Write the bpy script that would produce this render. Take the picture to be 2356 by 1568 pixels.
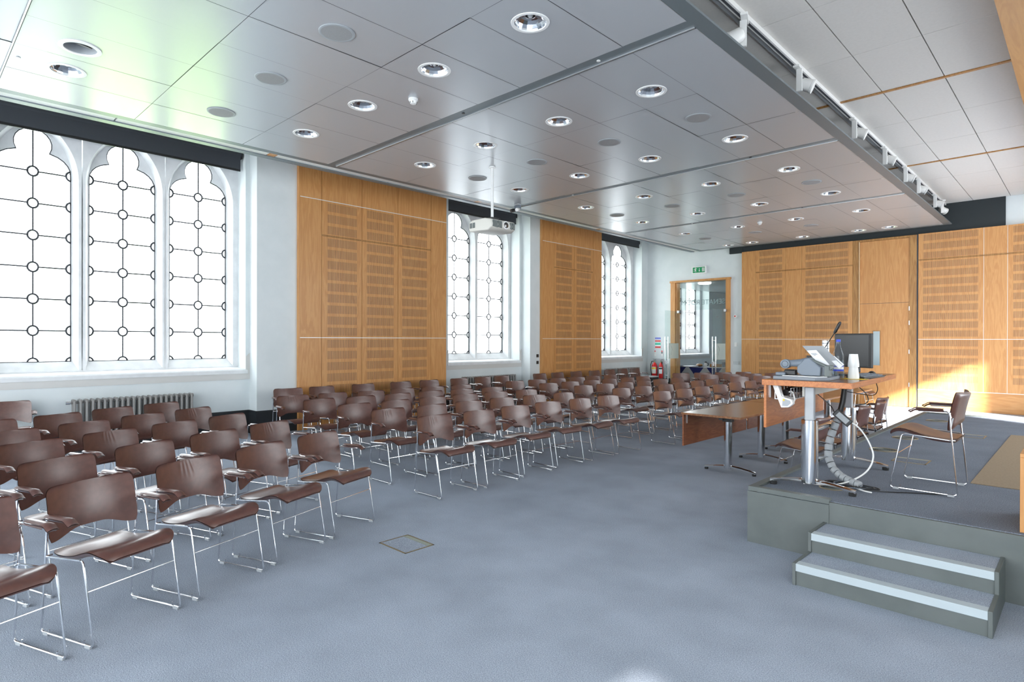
import bpy, bmesh, math, random
from mathutils import Matrix, Vector
PI = math.pi
R = math.radians
random.seed(7)
for o in list(bpy.data.objects):
    bpy.data.objects.remove(o)
S = bpy.context.scene
COL = S.collection

# ------------------------------------------------------------------ camera
cam_d = bpy.data.cameras.new('camera'); cam = bpy.data.objects.new('camera', cam_d); COL.objects.link(cam)
cam_d.sensor_width = 36; cam_d.lens = 1377.56 / 2356 * 36; cam_d.clip_end = 400; cam_d.clip_start = .02
yaw, pit, rol = R(44.041), R(-.1274), R(.1271)
fw = Vector((-math.sin(yaw) * math.cos(pit), math.cos(yaw) * math.cos(pit), math.sin(pit)))
rt0 = Vector((math.cos(yaw), math.sin(yaw), 0)); up0 = rt0.cross(fw)
rt = rt0 * math.cos(rol) + up0 * math.sin(rol); up = -rt0 * math.sin(rol) + up0 * math.cos(rol)
M = Matrix((rt, up, -fw)).transposed().to_4x4(); M.translation = Vector((0, 0, 1.62))
cam.matrix_world = M
S.camera = cam
# ------------------------------------------------------------------ light
SKY, SUN, EXPO = 4.2, 26.0, 1.0
w = bpy.data.worlds.new('sky'); S.world = w; w.use_nodes = True
nt = w.node_tree; bg = nt.nodes['Background']
bg.inputs[0].default_value = (.90, .96, 1, 1); bg.inputs[1].default_value = SKY
sun_d = bpy.data.lights.new('sun', 'SUN'); sun = bpy.data.objects.new('sun', sun_d); COL.objects.link(sun)
sun_d.energy = SUN; sun_d.angle = R(1.8); sun_d.color = (1, .96, .9)
sdir = Vector((-.83, .50, -.435)).normalized()
sun.rotation_euler = sdir.to_track_quat('-Z', 'Y').to_euler()
S.view_settings.view_transform = 'Standard'; S.view_settings.look = 'None'
S.view_settings.exposure = EXPO; S.view_settings.gamma = 1; S.view_settings.use_curve_mapping = False
S.cycles.max_bounces = 10; S.cycles.diffuse_bounces = 5; S.cycles.glossy_bounces = 4
S.cycles.transparent_max_bounces = 16; S.cycles.caustics_reflective = False; S.cycles.caustics_refractive = False
S.cycles.sample_clamp_indirect = 6
def portal(loc, size, d):
    l = bpy.data.lights.new('window_portal', 'AREA'); l.shape = 'RECTANGLE'; l.size, l.size_y = size
    l.cycles.is_portal = True
    o = bpy.data.objects.new('window_portal', l); COL.objects.link(o); o.location = loc
    o.rotation_euler = Vector(d).to_track_quat('-Z', 'Z').to_euler()
portal((-11.3, 2.5, 3.0), (3.9, 3.9), (1, 0, 0))
portal((-11.3, 9.9, 3.0), (2.6, 3.9), (1, 0, 0))
portal((-11.3, 15.65, 3.0), (2.5, 3.9), (1, 0, 0))
portal((5.32, -2.35, 2.5), (2.1, 3.6), (-1, 0, 0))  # portals from here on sit at the added unseen openings
portal((5.32, 10.4, 2.6), (5.3, 4.6), (-1, 0, 0))
portal((-2.6, -4.02, 2.6), (14, 4.2), (0, 1, 0))

# ------------------------------------------------------------------ materials
def mat(name, col, rough=.5, metal=0., spec=.5, coat=0., **k):
    m = bpy.data.materials.new(name); m.use_nodes = True
    b = m.node_tree.nodes['Principled BSDF']
    b.inputs['Base Color'].default_value = (*col, 1); b.inputs['Roughness'].default_value = rough
    b.inputs['Metallic'].default_value = metal; b.inputs['Specular IOR Level'].default_value = spec
    b.inputs['Coat Weight'].default_value = coat
    for kk, v in k.items(): b.inputs[kk].default_value = v
    return m
def nodes(m): return m.node_tree.nodes, m.node_tree.links, m.node_tree.nodes['Principled BSDF']
def noisy(m, c1, c2, scale=40, stretch=(1, 1, 1), detail=4, bump=0., rough=None):
    n, l, b = nodes(m)
    tc = n.new('ShaderNodeTexCoord'); mp = n.new('ShaderNodeMapping'); mp.inputs['Scale'].default_value = stretch
    no = n.new('ShaderNodeTexNoise'); no.inputs['Scale'].default_value = scale; no.inputs['Detail'].default_value = detail
    cr = n.new('ShaderNodeValToRGB'); cr.color_ramp.elements[0].position = .35; cr.color_ramp.elements[1].position = .65
    cr.color_ramp.elements[0].color = (*c1, 1); cr.color_ramp.elements[1].color = (*c2, 1)
    l.new(tc.outputs['Object'], mp.inputs[0]); l.new(mp.outputs[0], no.inputs['Vector'])
    l.new(no.outputs[0], cr.inputs[0]); l.new(cr.outputs[0], b.inputs['Base Color'])
    if bump:
        bu = n.new('ShaderNodeBump'); bu.inputs['Strength'].default_value = bump; bu.inputs['Distance'].default_value = .004
        l.new(no.outputs[0], bu.inputs['Height']); l.new(bu.outputs[0], b.inputs['Normal'])
    return m
def carpet(name, c1, c2):
    m = mat(name, c1, .95, spec=.12)
    n, l, b = nodes(m)
    tc = n.new('ShaderNodeTexCoord')
    a = n.new('ShaderNodeTexNoise'); a.inputs['Scale'].default_value = 170; a.inputs['Detail'].default_value = 3
    c = n.new('ShaderNodeTexNoise'); c.inputs['Scale'].default_value = 2.2; c.inputs['Detail'].default_value = 5
    cr = n.new('ShaderNodeValToRGB'); cr.color_ramp.elements[0].position = .32; cr.color_ramp.elements[1].position = .72
    cr.color_ramp.elements[0].color = (*c1, 1); cr.color_ramp.elements[1].color = (*c2, 1)
    mx = n.new('ShaderNodeMix'); mx.data_type = 'RGBA'; mx.blend_type = 'MULTIPLY'; mx.inputs[0].default_value = .45
    c2r = n.new('ShaderNodeValToRGB'); c2r.color_ramp.elements[0].color = (.6, .6, .6, 1); c2r.color_ramp.elements[0].position = .3
    c2r.color_ramp.elements[1].position = .7
    l.new(tc.outputs['Object'], a.inputs['Vector']); l.new(tc.outputs['Object'], c.inputs['Vector'])
    l.new(a.outputs[0], cr.inputs[0]); l.new(c.outputs[0], c2r.inputs[0])
    l.new(cr.outputs[0], mx.inputs[6]); l.new(c2r.outputs[0], mx.inputs[7]); l.new(mx.outputs[2], b.inputs['Base Color'])
    bu = n.new('ShaderNodeBump'); bu.inputs['Strength'].default_value = .5; bu.inputs['Distance'].default_value = .004
    l.new(a.outputs[0], bu.inputs['Height']); l.new(bu.outputs[0], b.inputs['Normal'])
    return m
def timber(name, c1, c2, axis='Z', slots=None, rough=.38, sc=1.):
    """veneer with the grain along axis; slots=(horizontal axis) cuts fine vertical slots"""
    m = mat(name, c1, rough, spec=.4)
    n, l, b = nodes(m)
    tc = n.new('ShaderNodeTexCoord'); mp = n.new('ShaderNodeMapping')
    st = {'Z': (1, 1, .09), 'X': (.09, 1, 1), 'Y': (1, .09, 1)}[axis]
    mp.inputs['Scale'].default_value = st
    no = n.new('ShaderNodeTexNoise'); no.inputs['Scale'].default_value = 7 * sc; no.inputs['Detail'].default_value = 8; no.inputs['Distortion'].default_value = 1.4
    no2 = n.new('ShaderNodeTexNoise'); no2.inputs['Scale'].default_value = 60 * sc; no2.inputs['Detail'].default_value = 4
    ma = n.new('ShaderNodeMath'); ma.operation = 'MULTIPLY_ADD'; ma.inputs[1].default_value = .35
    wv = n.new('ShaderNodeMath'); wv.operation = 'SINE'
    w2 = n.new('ShaderNodeMath'); w2.operation = 'MULTIPLY'; w2.inputs[1].default_value = 34
    w3 = n.new('ShaderNodeMath'); w3.operation = 'MULTIPLY_ADD'; w3.inputs[1].default_value = .13; w3.inputs[2].default_value = .33
    cr = n.new('ShaderNodeValToRGB'); cr.color_ramp.elements[0].position = .38; cr.color_ramp.elements[1].position = .78
    cr.color_ramp.elements[0].color = (*c2, 1); cr.color_ramp.elements[1].color = (*c1, 1)
    l.new(tc.outputs['Object'], mp.inputs[0]); l.new(mp.outputs[0], no.inputs['Vector']); l.new(mp.outputs[0], no2.inputs['Vector'])
    l.new(no.outputs[0], w2.inputs[0]); l.new(w2.outputs[0], wv.inputs[0]); l.new(wv.outputs[0], w3.inputs[0])
    l.new(no2.outputs[0], ma.inputs[0]); l.new(w3.outputs[0], ma.inputs[2]); l.new(ma.outputs[0], cr.inputs[0])
    out = cr.outputs[0]
    if slots:
        sp = n.new('ShaderNodeSeparateXYZ'); l.new(tc.outputs['Object'], sp.inputs[0])
        k = n.new('ShaderNodeMath'); k.operation = 'MULTIPLY'; k.inputs[1].default_value = 1 / .0185
        l.new(sp.outputs[{'X': 0, 'Y': 1}[slots]], k.inputs[0])
        fr = n.new('ShaderNodeMath'); fr.operation = 'FRACT'; l.new(k.outputs[0], fr.inputs[0])
        gt = n.new('ShaderNodeMath'); gt.operation = 'GREATER_THAN'; gt.inputs[1].default_value = .68; l.new(fr.outputs[0], gt.inputs[0])
        mx = n.new('ShaderNodeMix'); mx.data_type = 'RGBA'; l.new(gt.outputs[0], mx.inputs[0])
        l.new(out, mx.inputs[6]); mx.inputs[7].default_value = (.075, .055, .04, 1)
        out = mx.outputs[2]
    l.new(out, b.inputs['Base Color'])
    return m
def thin_glass(name, tint, refl=.0):
    m = bpy.data.materials.new(name); m.use_nodes = True; n = m.node_tree.nodes; l = m.node_tree.links
    n.remove(n['Principled BSDF'])
    t = n.new('ShaderNodeBsdfTransparent'); t.inputs[0].default_value = (*tint, 1)
    g = n.new('ShaderNodeBsdfGlossy'); g.inputs['Roughness'].default_value = .02
    lw = n.new('ShaderNodeLayerWeight'); pw = n.new('ShaderNodeMath'); pw.operation = 'POWER'; pw.inputs[1].default_value = 5
    f = n.new('ShaderNodeMath'); f.operation = 'MULTIPLY_ADD'; f.inputs[1].default_value = .85; f.inputs[2].default_value = .035
    l.new(lw.outputs['Facing'], pw.inputs[0]); l.new(pw.outputs[0], f.inputs[0])
    mx = n.new('ShaderNodeMixShader'); l.new(f.outputs[0], mx.inputs[0]); l.new(t.outputs[0], mx.inputs[1]); l.new(g.outputs[0], mx.inputs[2])
    l.new(mx.outputs[0], n['Material Output'].inputs[0])
    return m
m_carpet = carpet('blue_grey_carpet', (.25, .285, .35), (.50, .56, .65))
m_stagecarpet = carpet('stage_carpet', (.115, .135, .175), (.30, .335, .40))
m_wall = noisy(mat('white_paint', (.72, .76, .77), .75, spec=.3), (.655, .70, .71), (.695, .735, .745), 3)
m_stone = noisy(mat('painted_stone', (.72, .73, .74), .7, spec=.3), (.68, .69, .70), (.76, .77, .78), 6, bump=.05)
m_sillband = mat('sill_grey_paint', (.60, .59, .57), .7)
m_base = mat('dark_baseboard_paint', (.018, .021, .024), .4)
m_band = mat('charcoal_wall_paint', (.022, .028, .031), .8)
m_lead = mat('dark_lead', (.03, .033, .04), .5, .3)
m_pane = thin_glass('window_glass', (.97, .98, .98))
m_ceil = mat('satin_ceiling_metal', (.50, .52, .54), .27, .22, spec=.45)
m_ceilstrip = mat('grey_ceiling_channel', (.17, .20, .215), .42, .3)
m_upper = noisy(mat('white_ceiling_tile', (.66, .64, .61), .8, spec=.25), (.645, .625, .595), (.67, .65, .62), 30)
m_joint = mat('dark_joint', (.05, .055, .065), .7)
m_slotwhite = mat('pale_channel', (.72, .72, .70), .6)
OAK1, OAK2 = (.64, .335, .125), (.53, .245, .08)
m_oak = timber('oak_veneer', OAK1, OAK2)
m_oakh = timber('oak_veneer_horizontal', OAK1, OAK2, 'X')
m_oakslotX = timber('slotted_oak_far', OAK1, OAK2, slots='X')
m_oakslotY = timber('slotted_oak_side', OAK1, OAK2, slots='Y')
m_oakdeep = timber('oak_frame_timber', (.50, .27, .09), (.33, .155, .045))
m_desk = timber('cherry_veneer', (.56, .205, .058), (.40, .125, .033), 'Y', rough=.3, sc=2.6)
m_table = timber('shaded_cherry_veneer', (.30, .105, .045), (.19, .06, .024), 'Y', rough=.35, sc=2.)  # darker cherry copy; shade on the low tables is put into its colour
m_desktop = timber('cherry_top', (.30, .145, .07), (.20, .085, .038), 'Y', rough=.22)
m_jointw = mat('aluminium_joint', (.75, .75, .73), .4, .3)
m_chrome = mat('chrome', (.82, .83, .85), .12, 1.)
m_alu = mat('brushed_aluminium', (.62, .63, .65), .32, .9)
m_leather = noisy(mat('brown_leather', (.10, .042, .032), .36, spec=.55), (.088, .030, .021), (.118, .042, .029), 25)
nodes(m_leather)[2].inputs['Coat Weight'].default_value = .65
nodes(m_leather)[2].inputs['Coat Roughness'].default_value = .30
m_black = mat('black_plastic', (.012, .012, .013), .4)
m_rubber = mat('black_rubber', (.015, .015, .015), .8)
m_white = mat('white_plastic', (.80, .80, .79), .4)
m_offwhite = mat('cream_plastic', (.70, .68, .62), .45)
m_grey = mat('grey_plastic', (.16, .19, .23), .45)
m_lightgrey = mat('light_grey_plastic', (.36, .38, .40), .5)
m_coltube = mat('grey_column_tube', (.36, .37, .39), .4, .3)
m_steelgrey = mat('grey_steel_panel', (.125, .145, .14), .5)
m_stagepaint = noisy(mat('grey_green_stage_paint', (.115, .13, .125), .5), (.105, .12, .115), (.125, .14, .135), 5)
m_nosing = mat('pale_step_nosing', (.44, .50, .53), .6)
m_rad = mat('grey_radiator_paint', (.26, .25, .24), .45, .0)
m_blind = mat('charcoal_blind_fabric', (.04, .045, .056), .5)
m_reflector = mat('chrome_reflector', (.80, .81, .83), .06, 1.)
m_mesh = noisy(mat('grey_speaker_mesh', (.33, .33, .33), .7), (.26, .26, .26), (.36, .36, .36), 400)
m_red = mat('red_gloss', (.62, .02, .02), .25)
m_green = mat('exit_green', (.0, .26, .09), .5)
m_blue = mat('signal_blue', (.03, .07, .55), .5)
m_yellow = mat('signal_yellow', (.85, .6, .03), .5)
m_paper = mat('white_paper', (.85, .86, .88), .8)
m_navy = mat('navy_cloth', (.012, .018, .11), .9)
m_cloth = mat('grey_cloth', (.42, .42, .42), .9)
m_brass = mat('dull_brass', (.33, .27, .16), .4, .6)
m_tan = noisy(mat('tan_mat', (.28, .21, .14), .8), (.26, .195, .13), (.30, .23, .155), 60)
m_door = thin_glass('door_glass', (.92, .965, .955))
m_frost = mat('frosted_film', (.75, .83, .80), .7, Alpha=.5)
m_lens = mat('lens_glass', (.02, .015, .012), .05, coat=1.)
m_bottle = thin_glass('clear_glass_bottle', (.86, .90, .93))
m_grass = noisy(mat('lawn_green', (.16, .30, .045), .9), (.30, .46, .14), (.38, .54, .18), 3)
m_pave = mat('pale_paving', (.34, .35, .36), .9)
m_lamp = bpy.data.materials.new('lit_diffuser'); m_lamp.use_nodes = True
_b = m_lamp.node_tree.nodes['Principled BSDF']; _b.inputs['Emission Color'].default_value = (1, .97, .9, 1); _b.inputs['Emission Strength'].default_value = 5

# ------------------------------------------------------------------ helpers
class MB:
    def __init__(s): s.v = []; s.f = []; s.mi = []; s.cur = 0
    def add(s, vs, fs, mi=None):
        b = len(s.v); s.v += [tuple(p) for p in vs]
        for f in fs: s.f.append([b + i for i in f]); s.mi.append(s.cur if mi is None else mi)
        return s
    def box(s, x0, x1, y0, y1, z0, z1, mi=None):
        v = [(x0, y0, z0), (x1, y0, z0), (x1, y1, z0), (x0, y1, z0), (x0, y0, z1), (x1, y0, z1), (x1, y1, z1), (x0, y1, z1)]
        return s.add(v, [(0, 3, 2, 1), (4, 5, 6, 7), (0, 1, 5, 4), (1, 2, 6, 5), (2, 3, 7, 6), (3, 0, 4, 7)], mi)
    def tube(s, pts, r, n=10, mi=None, caps=True, closed=False):
        P = [Vector(p) for p in pts]; rings = []; N = len(P)
        rr = r if isinstance(r, (list, tuple)) else [r] * N
        nrm = None
        for i, p in enumerate(P):
            a = P[i - 1] if (i > 0 or closed) else p; c = P[(i + 1) % N] if (i < N - 1 or closed) else p
            d1 = (p - a).normalized() if (p - a).length > 1e-9 else Vector(); d2 = (c - p).normalized() if (c - p).length > 1e-9 else Vector()
            t = (d1 + d2).normalized() if (d1 + d2).length > 1e-6 else (d2 or d1)
            if nrm is None:
                nrm = t.orthogonal().normalized()
            nrm = (nrm - t * nrm.dot(t))
            nrm = nrm.normalized() if nrm.length > 1e-6 else t.orthogonal().normalized()
            bn = t.cross(nrm)
            k = 1.
            if d1.length and d2.length:
                k = 1 / max(.5, math.sqrt(max(0, (1 + d1.dot(d2)) / 2)))
            rings.append([p + (nrm * math.cos(2 * PI * j / n) + bn * math.sin(2 * PI * j / n)) * rr[i] * (k if k < 1.5 else 1.5) for j in range(n)])
        vs = [q for g in rings for q in g]; fs = []
        M_ = N if closed else N - 1
        for i in range(M_):
            i2 = (i + 1) % N
            for j in range(n):
                fs.append((i * n + j, i * n + (j + 1) % n, i2 * n + (j + 1) % n, i2 * n + j))
        if caps and not closed: fs += [tuple(range(n))[::-1], tuple((N - 1) * n + j for j in range(n))]
        return s.add(vs, fs, mi)
    def lathe(s, prof, c=(0, 0, 0), ax=(0, 0, 1), n=24, mi=None, cap=True):
        """prof: (radius, height) pairs about axis ax through c"""
        ax = Vector(ax).normalized(); a = ax.orthogonal().normalized(); b = ax.cross(a); c = Vector(c)
        vs = [c + ax * h + (a * math.cos(2 * PI * j / n) + b * math.sin(2 * PI * j / n)) * r for r, h in prof for j in range(n)]
        fs = [(i * n + j, i * n + (j + 1) % n, (i + 1) * n + (j + 1) % n, (i + 1) * n + j) for i in range(len(prof) - 1) for j in range(n)]
        if cap and prof[0][0] > 1e-6: fs.append(tuple(range(n))[::-1])
        if cap and prof[-1][0] > 1e-6: fs.append(tuple((len(prof) - 1) * n + j for j in range(n)))
        return s.add(vs, fs, mi)
    def prism(s, poly, y0, y1, axis='Y', mi=None):
        """poly in the plane across axis: Y -> (x,z), X -> (y,z), Z -> (x,y)"""
        n = len(poly); f = {'Y': lambda p, t: (p[0], t, p[1]), 'X': lambda p, t: (t, p[0], p[1]), 'Z': lambda p, t: (p[0], p[1], t)}[axis]
        vs = [f(p, y0) for p in poly] + [f(p, y1) for p in poly]
        fs = [tuple(range(n))[::-1], tuple(range(n, 2 * n))] + [(i, (i + 1) % n, n + (i + 1) % n, n + i) for i in range(n)]
        return s.add(vs, fs, mi)
    def grid(s, fn, nu, nv, mi=None, closed=False):
        vs = [fn(i / nu, j / nv) for i in range(nu + 1) for j in range(nv + 1)]
        fs = [(i * (nv + 1) + j, (i + 1) * (nv + 1) + j, (i + 1) * (nv + 1) + j + 1, i * (nv + 1) + j + 1) for i in range(nu) for j in range(nv)]
        return s.add(vs, fs, mi)
    def build(s, name, m, parent=None, smooth=False, bev=0., seg=2, fix=True, ang=40):
        me = bpy.data.meshes.new(name); me.from_pydata(s.v, [], s.f)
        for k in (m if isinstance(m, (list, tuple)) else [m]): me.materials.append(k)
        for p, i in zip(me.polygons, s.mi): p.material_index = i
        bm = bmesh.new(); bm.from_mesh(me)
        bmesh.ops.remove_doubles(bm, verts=bm.verts, dist=1e-5)
        if fix: bmesh.ops.recalc_face_normals(bm, faces=bm.faces)
        if bev:
            ed = [e for e in bm.edges if len(e.link_faces) == 2 and e.calc_face_angle(0) > R(35)]
            bmesh.ops.bevel(bm, geom=ed, offset=bev, segments=seg, profile=.5, affect='EDGES', clamp_overlap=True)
        for f in bm.faces: f.smooth = smooth
        if smooth:
            for e in bm.edges:
                if len(e.link_faces) == 2 and e.calc_face_angle(0) > R(ang): e.smooth = False
        bm.to_mesh(me); bm.free()
        o = bpy.data.objects.new(name, me); COL.objects.link(o)
        if parent is not None: o.parent = parent
        return o
def tag(o, label=None, cat=None, group=None, kind=None):
    if label: o['label'] = label
    if cat: o['category'] = cat
    if group: o['group'] = group
    if kind: o['kind'] = kind
    return o
def thing(name, label, cat, loc=(0, 0, 0), rz=0, group=None):
    o = bpy.data.objects.new(name, None); COL.objects.link(o); o.location = loc; o.rotation_euler = (0, 0, rz)
    o.empty_display_size = .1
    return tag(o, label, cat, group)
def struct_empty(name, loc=(0, 0, 0)):
    o = bpy.data.objects.new(name, None); COL.objects.link(o); o.location = loc; o['kind'] = 'structure'; return o
def struct(name, mb, m, **k):
    o = mb.build(name, m, **k); o['kind'] = 'structure'; return o
def kids(o): return [c for c in bpy.data.objects if c.parent == o]
def dup(root, loc, rz, label, group=None, ch=None):
    r = root.copy(); COL.objects.link(r); r.location = loc; r.rotation_euler = (0, 0, rz); r['label'] = label
    if group: r['group'] = group
    for c, gs in (ch or [(c, kids(c)) for c in kids(root)]):
        c2 = c.copy(); COL.objects.link(c2); c2.parent = r
        for g in gs:
            g2 = g.copy(); COL.objects.link(g2); g2.parent = c2
    return r
def text_mesh(name, txt, size, m, mw, parent=None, ext=.0005, center=True):
    cu = bpy.data.curves.new(name, 'FONT'); cu.body = txt; cu.size = size; cu.extrude = ext
    if center: cu.align_x = 'CENTER'; cu.align_y = 'CENTER'
    o = bpy.data.objects.new(name + '_tmp', cu); COL.objects.link(o)
    dg = bpy.context.evaluated_depsgraph_get(); me = bpy.data.meshes.new_from_object(o.evaluated_get(dg))
    bpy.data.objects.remove(o); me.name = name; me.materials.clear(); me.materials.append(m); me.transform(mw)
    o = bpy.data.objects.new(name, me); COL.objects.link(o)
    if parent is not None: o.parent = parent
    return o

# ================================================================== SETTING
XA, XB, YF = -10.465, -10.17, 17.22
XR, YB, ZU = 5.0, -3.7, 4.83
struct('floor', MB().box(-11.1, 5.3, -6.3, 23.5, -.1, 0), m_carpet)
# left wall plane with window openings
def wall_strips(mb, x0, x1, y0, y1, z0, z1, holes):
    """wall slab between x0,x1 with rectangular holes (ya, yb, za, zb) along y"""
    y = y0
    for ya, yb, za, zb in sorted(holes):
        mb.box(x0, x1, y, ya, z0, z1)
        if za > z0: mb.box(x0, x1, ya, yb, z0, za)
        if zb < z1: mb.box(x0, x1, ya, yb, zb, z1)
        y = yb
    mb.box(x0, x1, y, y1, z0, z1)
WIN = [(.835, 4.22, [1.40, 2.515, 3.62], .45, .55), (8.74, 11.09, [9.33, 10.475], .475, .5725), (14.42, 16.86, [15.0, 16.18], .49, .59)]
HALL = (19.3, 21.62, [19.86, 20.98], .475, .57)
mb = MB()
wall_strips(mb, -11.2, XA, -6.3, 23.5, 0, 5.4, [(a, b, 1.0, 5.0) for a, b, *_ in WIN + [HALL]])
struct('wall_left', mb, m_wall)
for a, b in ((4.29, 8.42), (11.17, 14.22), (-6, .2)): struct('wall_left', MB().box(XA, XB, a, b, 0, 5.14), m_wall)
mb = MB()
for a, b, x in ((-6, .2, XB), (.2, 4.29, XA), (4.29, 8.42, XB), (8.42, 11.17, XA), (11.17, 14.22, XB), (14.22, YF, XA)):
    mb.box(x, x + .018, a, b, 0, .40); mb.box(x, x + .024, a, b, .36, .385)
for y in (4.29, 11.17): mb.box(XA, XB + .018, y - .018, y, 0, .4)
struct('baseboard_left', mb, m_base)

def build_window(n, spec, deep=True):
    y0, y1, cs, ha, hc = spec
    root = struct_empty('window_%d' % n)
    XG, XT, XF = -10.965, -10.93, -10.79
    zb = 1.277
    k = ha / .45
    def tref():                     # half outline from the foot of the jamb to the apex: (dy, z)
        p = [(ha, zb + (4.03 - zb) * t / 4) for t in range(5)]
        p += [((.17 + .285 * math.cos(a)) * k - (0 if i else 0), 4.03 + .285 * math.sin(a)) for i, a in enumerate(R(x) for x in (16, 32, 48, 64, 78))]
        p += [(.225 * k * math.cos(a), 4.425 + .225 * math.sin(a)) for a in (R(x) for x in (-28, -10, 8, 26, 44, 62, 78, 90))]
        return p
    def arch(h, c, zf, zs):         # pointed arch of half width h, centre offset c
        p = [(h, zf + (zs - zf) * t / 4) for t in range(5)]
        r = h + c; amax = math.acos(c / r)
        p += [(-c + r * math.cos(amax * t / 13), zs + r * math.sin(amax * t / 13)) for t in range(1, 14)]
        return p
    T, A1, A2 = tref(), arch(ha + .012, .42, zb, 3.98), arch(hc - .035, .45, 1.15, 3.95)
    full = lambda P: P + [(-a, b) for a, b in P[-2::-1]]
    T, A1, A2 = full(T), full(A1), full(A2)
    st = MB(); N = len(T)
    for yc in cs:
        def ring(P, x): return [(x, yc + a, b) for a, b in P]
        def strip(P, Q):
            st.add(P + Q, [(i, i + 1, N + i + 1, N + i) for i in range(N - 1)])
        CELL = []
        for i, (a, b) in enumerate(A2):
            t = i / (N - 1)
            sgn = 1 if a >= 0 else -1
            if b <= 3.95 + 1e-6: CELL.append((sgn * hc, b))
            else:
                j = i if i <= (N - 1) / 2 else N - 1 - i
                u = (j - 4) / ((N - 1) / 2 - 4)
                CELL.append((sgn * hc, 3.95 + 1.1 * u * 2) if u < .5 else (sgn * hc * (1 - (u - .5) * 2), 5.05))
        strip(ring(T, XT - .05), ring(T, XT)); strip(ring(T, XT), ring(A1, XT)); strip(ring(A1, XT), ring(A2, XF)); strip(ring(A2, XF), ring(CELL, XF))
        # foot of the light: sill splay
        st.add([(XT - .05, yc - ha, zb), (XT - .05, yc + ha, zb), (XT, yc + ha, zb), (XT, yc - ha, zb)], [(0, 1, 2, 3)])
        st.add([(XT, yc - ha - .012, zb), (XT, yc + ha + .012, zb), (XF, yc + hc - .035, 1.15), (XF, yc - hc + .035, 1.15)], [(0, 1, 2, 3)])
    ya, yb = cs[0] - hc, cs[-1] + hc
    st.box(-11.1, XF, y0 - .01, ya, 1.0, 5.05); st.box(-11.1, XF, yb, y1 + .01, 1.0, 5.05)
    for yc in cs[:-1]: st.box(-11.12, XT - .05, yc + hc - (hc - ha), yc + hc + (hc - ha), 1.0, 5.05)
    st.box(-11.1, XT - .05, ya, ya + hc - ha, 1.0, 5.05); st.box(-11.1, XT - .05, yb - hc + ha, yb, 1.0, 5.05)
    st.box(-11.1, XF, ya, yb, 1.0, 1.15)
    o = st.build('window_frame', m_stone, root, fix=False); o.data.materials[0].use_backface_culling = False
    sl = MB()
    sl.add([(XF, y0, 1.13), (XF, y1, 1.13), (XA + .0, y1 + .0, 1.105), (XA, y0, 1.105), (XA + .025, y0 - .03, 1.085), (XA + .025, y1 + .03, 1.085), (XA + .025, y1 + .03, 1.03), (XA + .025, y0 - .03, 1.03), (XF, y0, 1.0), (XF, y1, 1.0)],
           [(0, 3, 2, 1), (3, 4, 5, 2), (4, 7, 6, 5), (7, 8, 9, 6), (0, 3, 4, 7, 8), (1, 2, 5, 6, 9)])
    sl.build('window_sill', m_stone, root)
    bd = MB().box(XA, XA + .012, y0, y1, .93, 1.03)
    for yy in (y0 - .035, y1 + .035): bd.prism([(yy - .035, .93), (yy + .035, .93), (yy + .035, 1.38), (yy - .035, 1.32)], XA, XA + .012, 'X')
    bd.build('sill_band', m_sillband, root)
    for yc in cs:
        g = MB(); P = [(XG, yc + a, b) for a, b in T]
        cidx = len(P); g.add(P + [(XG, yc, 3.0)], [(i, i + 1, cidx) for i in range(N - 1)] + [(N - 1, 0, cidx)])
        g.build('pane', m_pane, root, fix=False)
        c = MB(); xl = XG + .012; r = .014
        c.tube([(xl, yc + a, b) for a, b in T], .015, 5, closed=True)
        zs = [zb + .459 * i for i in range(7)]
        for i, z in enumerate(zs):
            cr = .062
            full_c = [(xl, yc + cr * math.cos(2 * PI * q / 16), z + cr * 1.12 * math.sin(2 * PI * q / 16)) for q in range(16)]
            if i: c.tube(full_c, r, 5, closed=True)
            else: c.tube([(xl, yc + cr * math.cos(PI * q / 8), z + cr * math.sin(PI * q / 8)) for q in range(9)], r, 5)
            for sg in (1, -1):
                if i: c.tube([(xl, yc + sg * (ha - cr * math.sin(PI * q / 8)), z + cr * 1.12 * math.cos(PI * q / 8)) for q in range(9)], r, 5)
                else: c.tube([(xl, yc + sg * (ha - cr * math.sin(PI * q / 16)), z + cr * math.cos(PI * q / 16)) for q in range(9)], r, 5)
                if i: c.tube([(xl, yc + sg * cr, z), (xl, yc + sg * (ha - cr), z)], r * .8, 5)
            zt = zs[i + 1] - cr * 1.12 if i < 6 else 4.64
            c.tube([(xl, yc, z + cr * 1.12), (xl, yc, zt)], r * .8, 5)
        c.tube([(xl, yc - ha + .01, 4.07), (xl, yc + ha - .01, 4.07)], .004, 4)
        c.build('lead_came', m_lead, root, smooth=True)
    return root
for i, sp in enumerate(WIN + [HALL]): build_window(i + 1, sp)

# door wall + timber wall plane (far end)
DX0, DX1, DZ = -9.60, -7.66, 3.48
mb = MB()
mb.box(-11.1, DX0, YF, YF + .2, 0, 5.4); mb.box(DX1, 5.3, YF, YF + .2, 0, 5.4); mb.box(DX0, DX1, YF, YF + .2, DZ, 5.4)
struct('wall_far', mb, m_wall)
mb = MB().box(XA, DX0, YF - .018, YF, 0, .4).box(DX1, -7.3, YF - .018, YF, 0, .4)
struct('baseboard_far', mb, m_base)
struct('trim_1', MB().box(-7.68, -7.28, YF - .06, YF, 4.156, 4.31).box(-7.68, -1.372, YF - .05, YF, 4.17, ZU), m_band)
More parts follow.
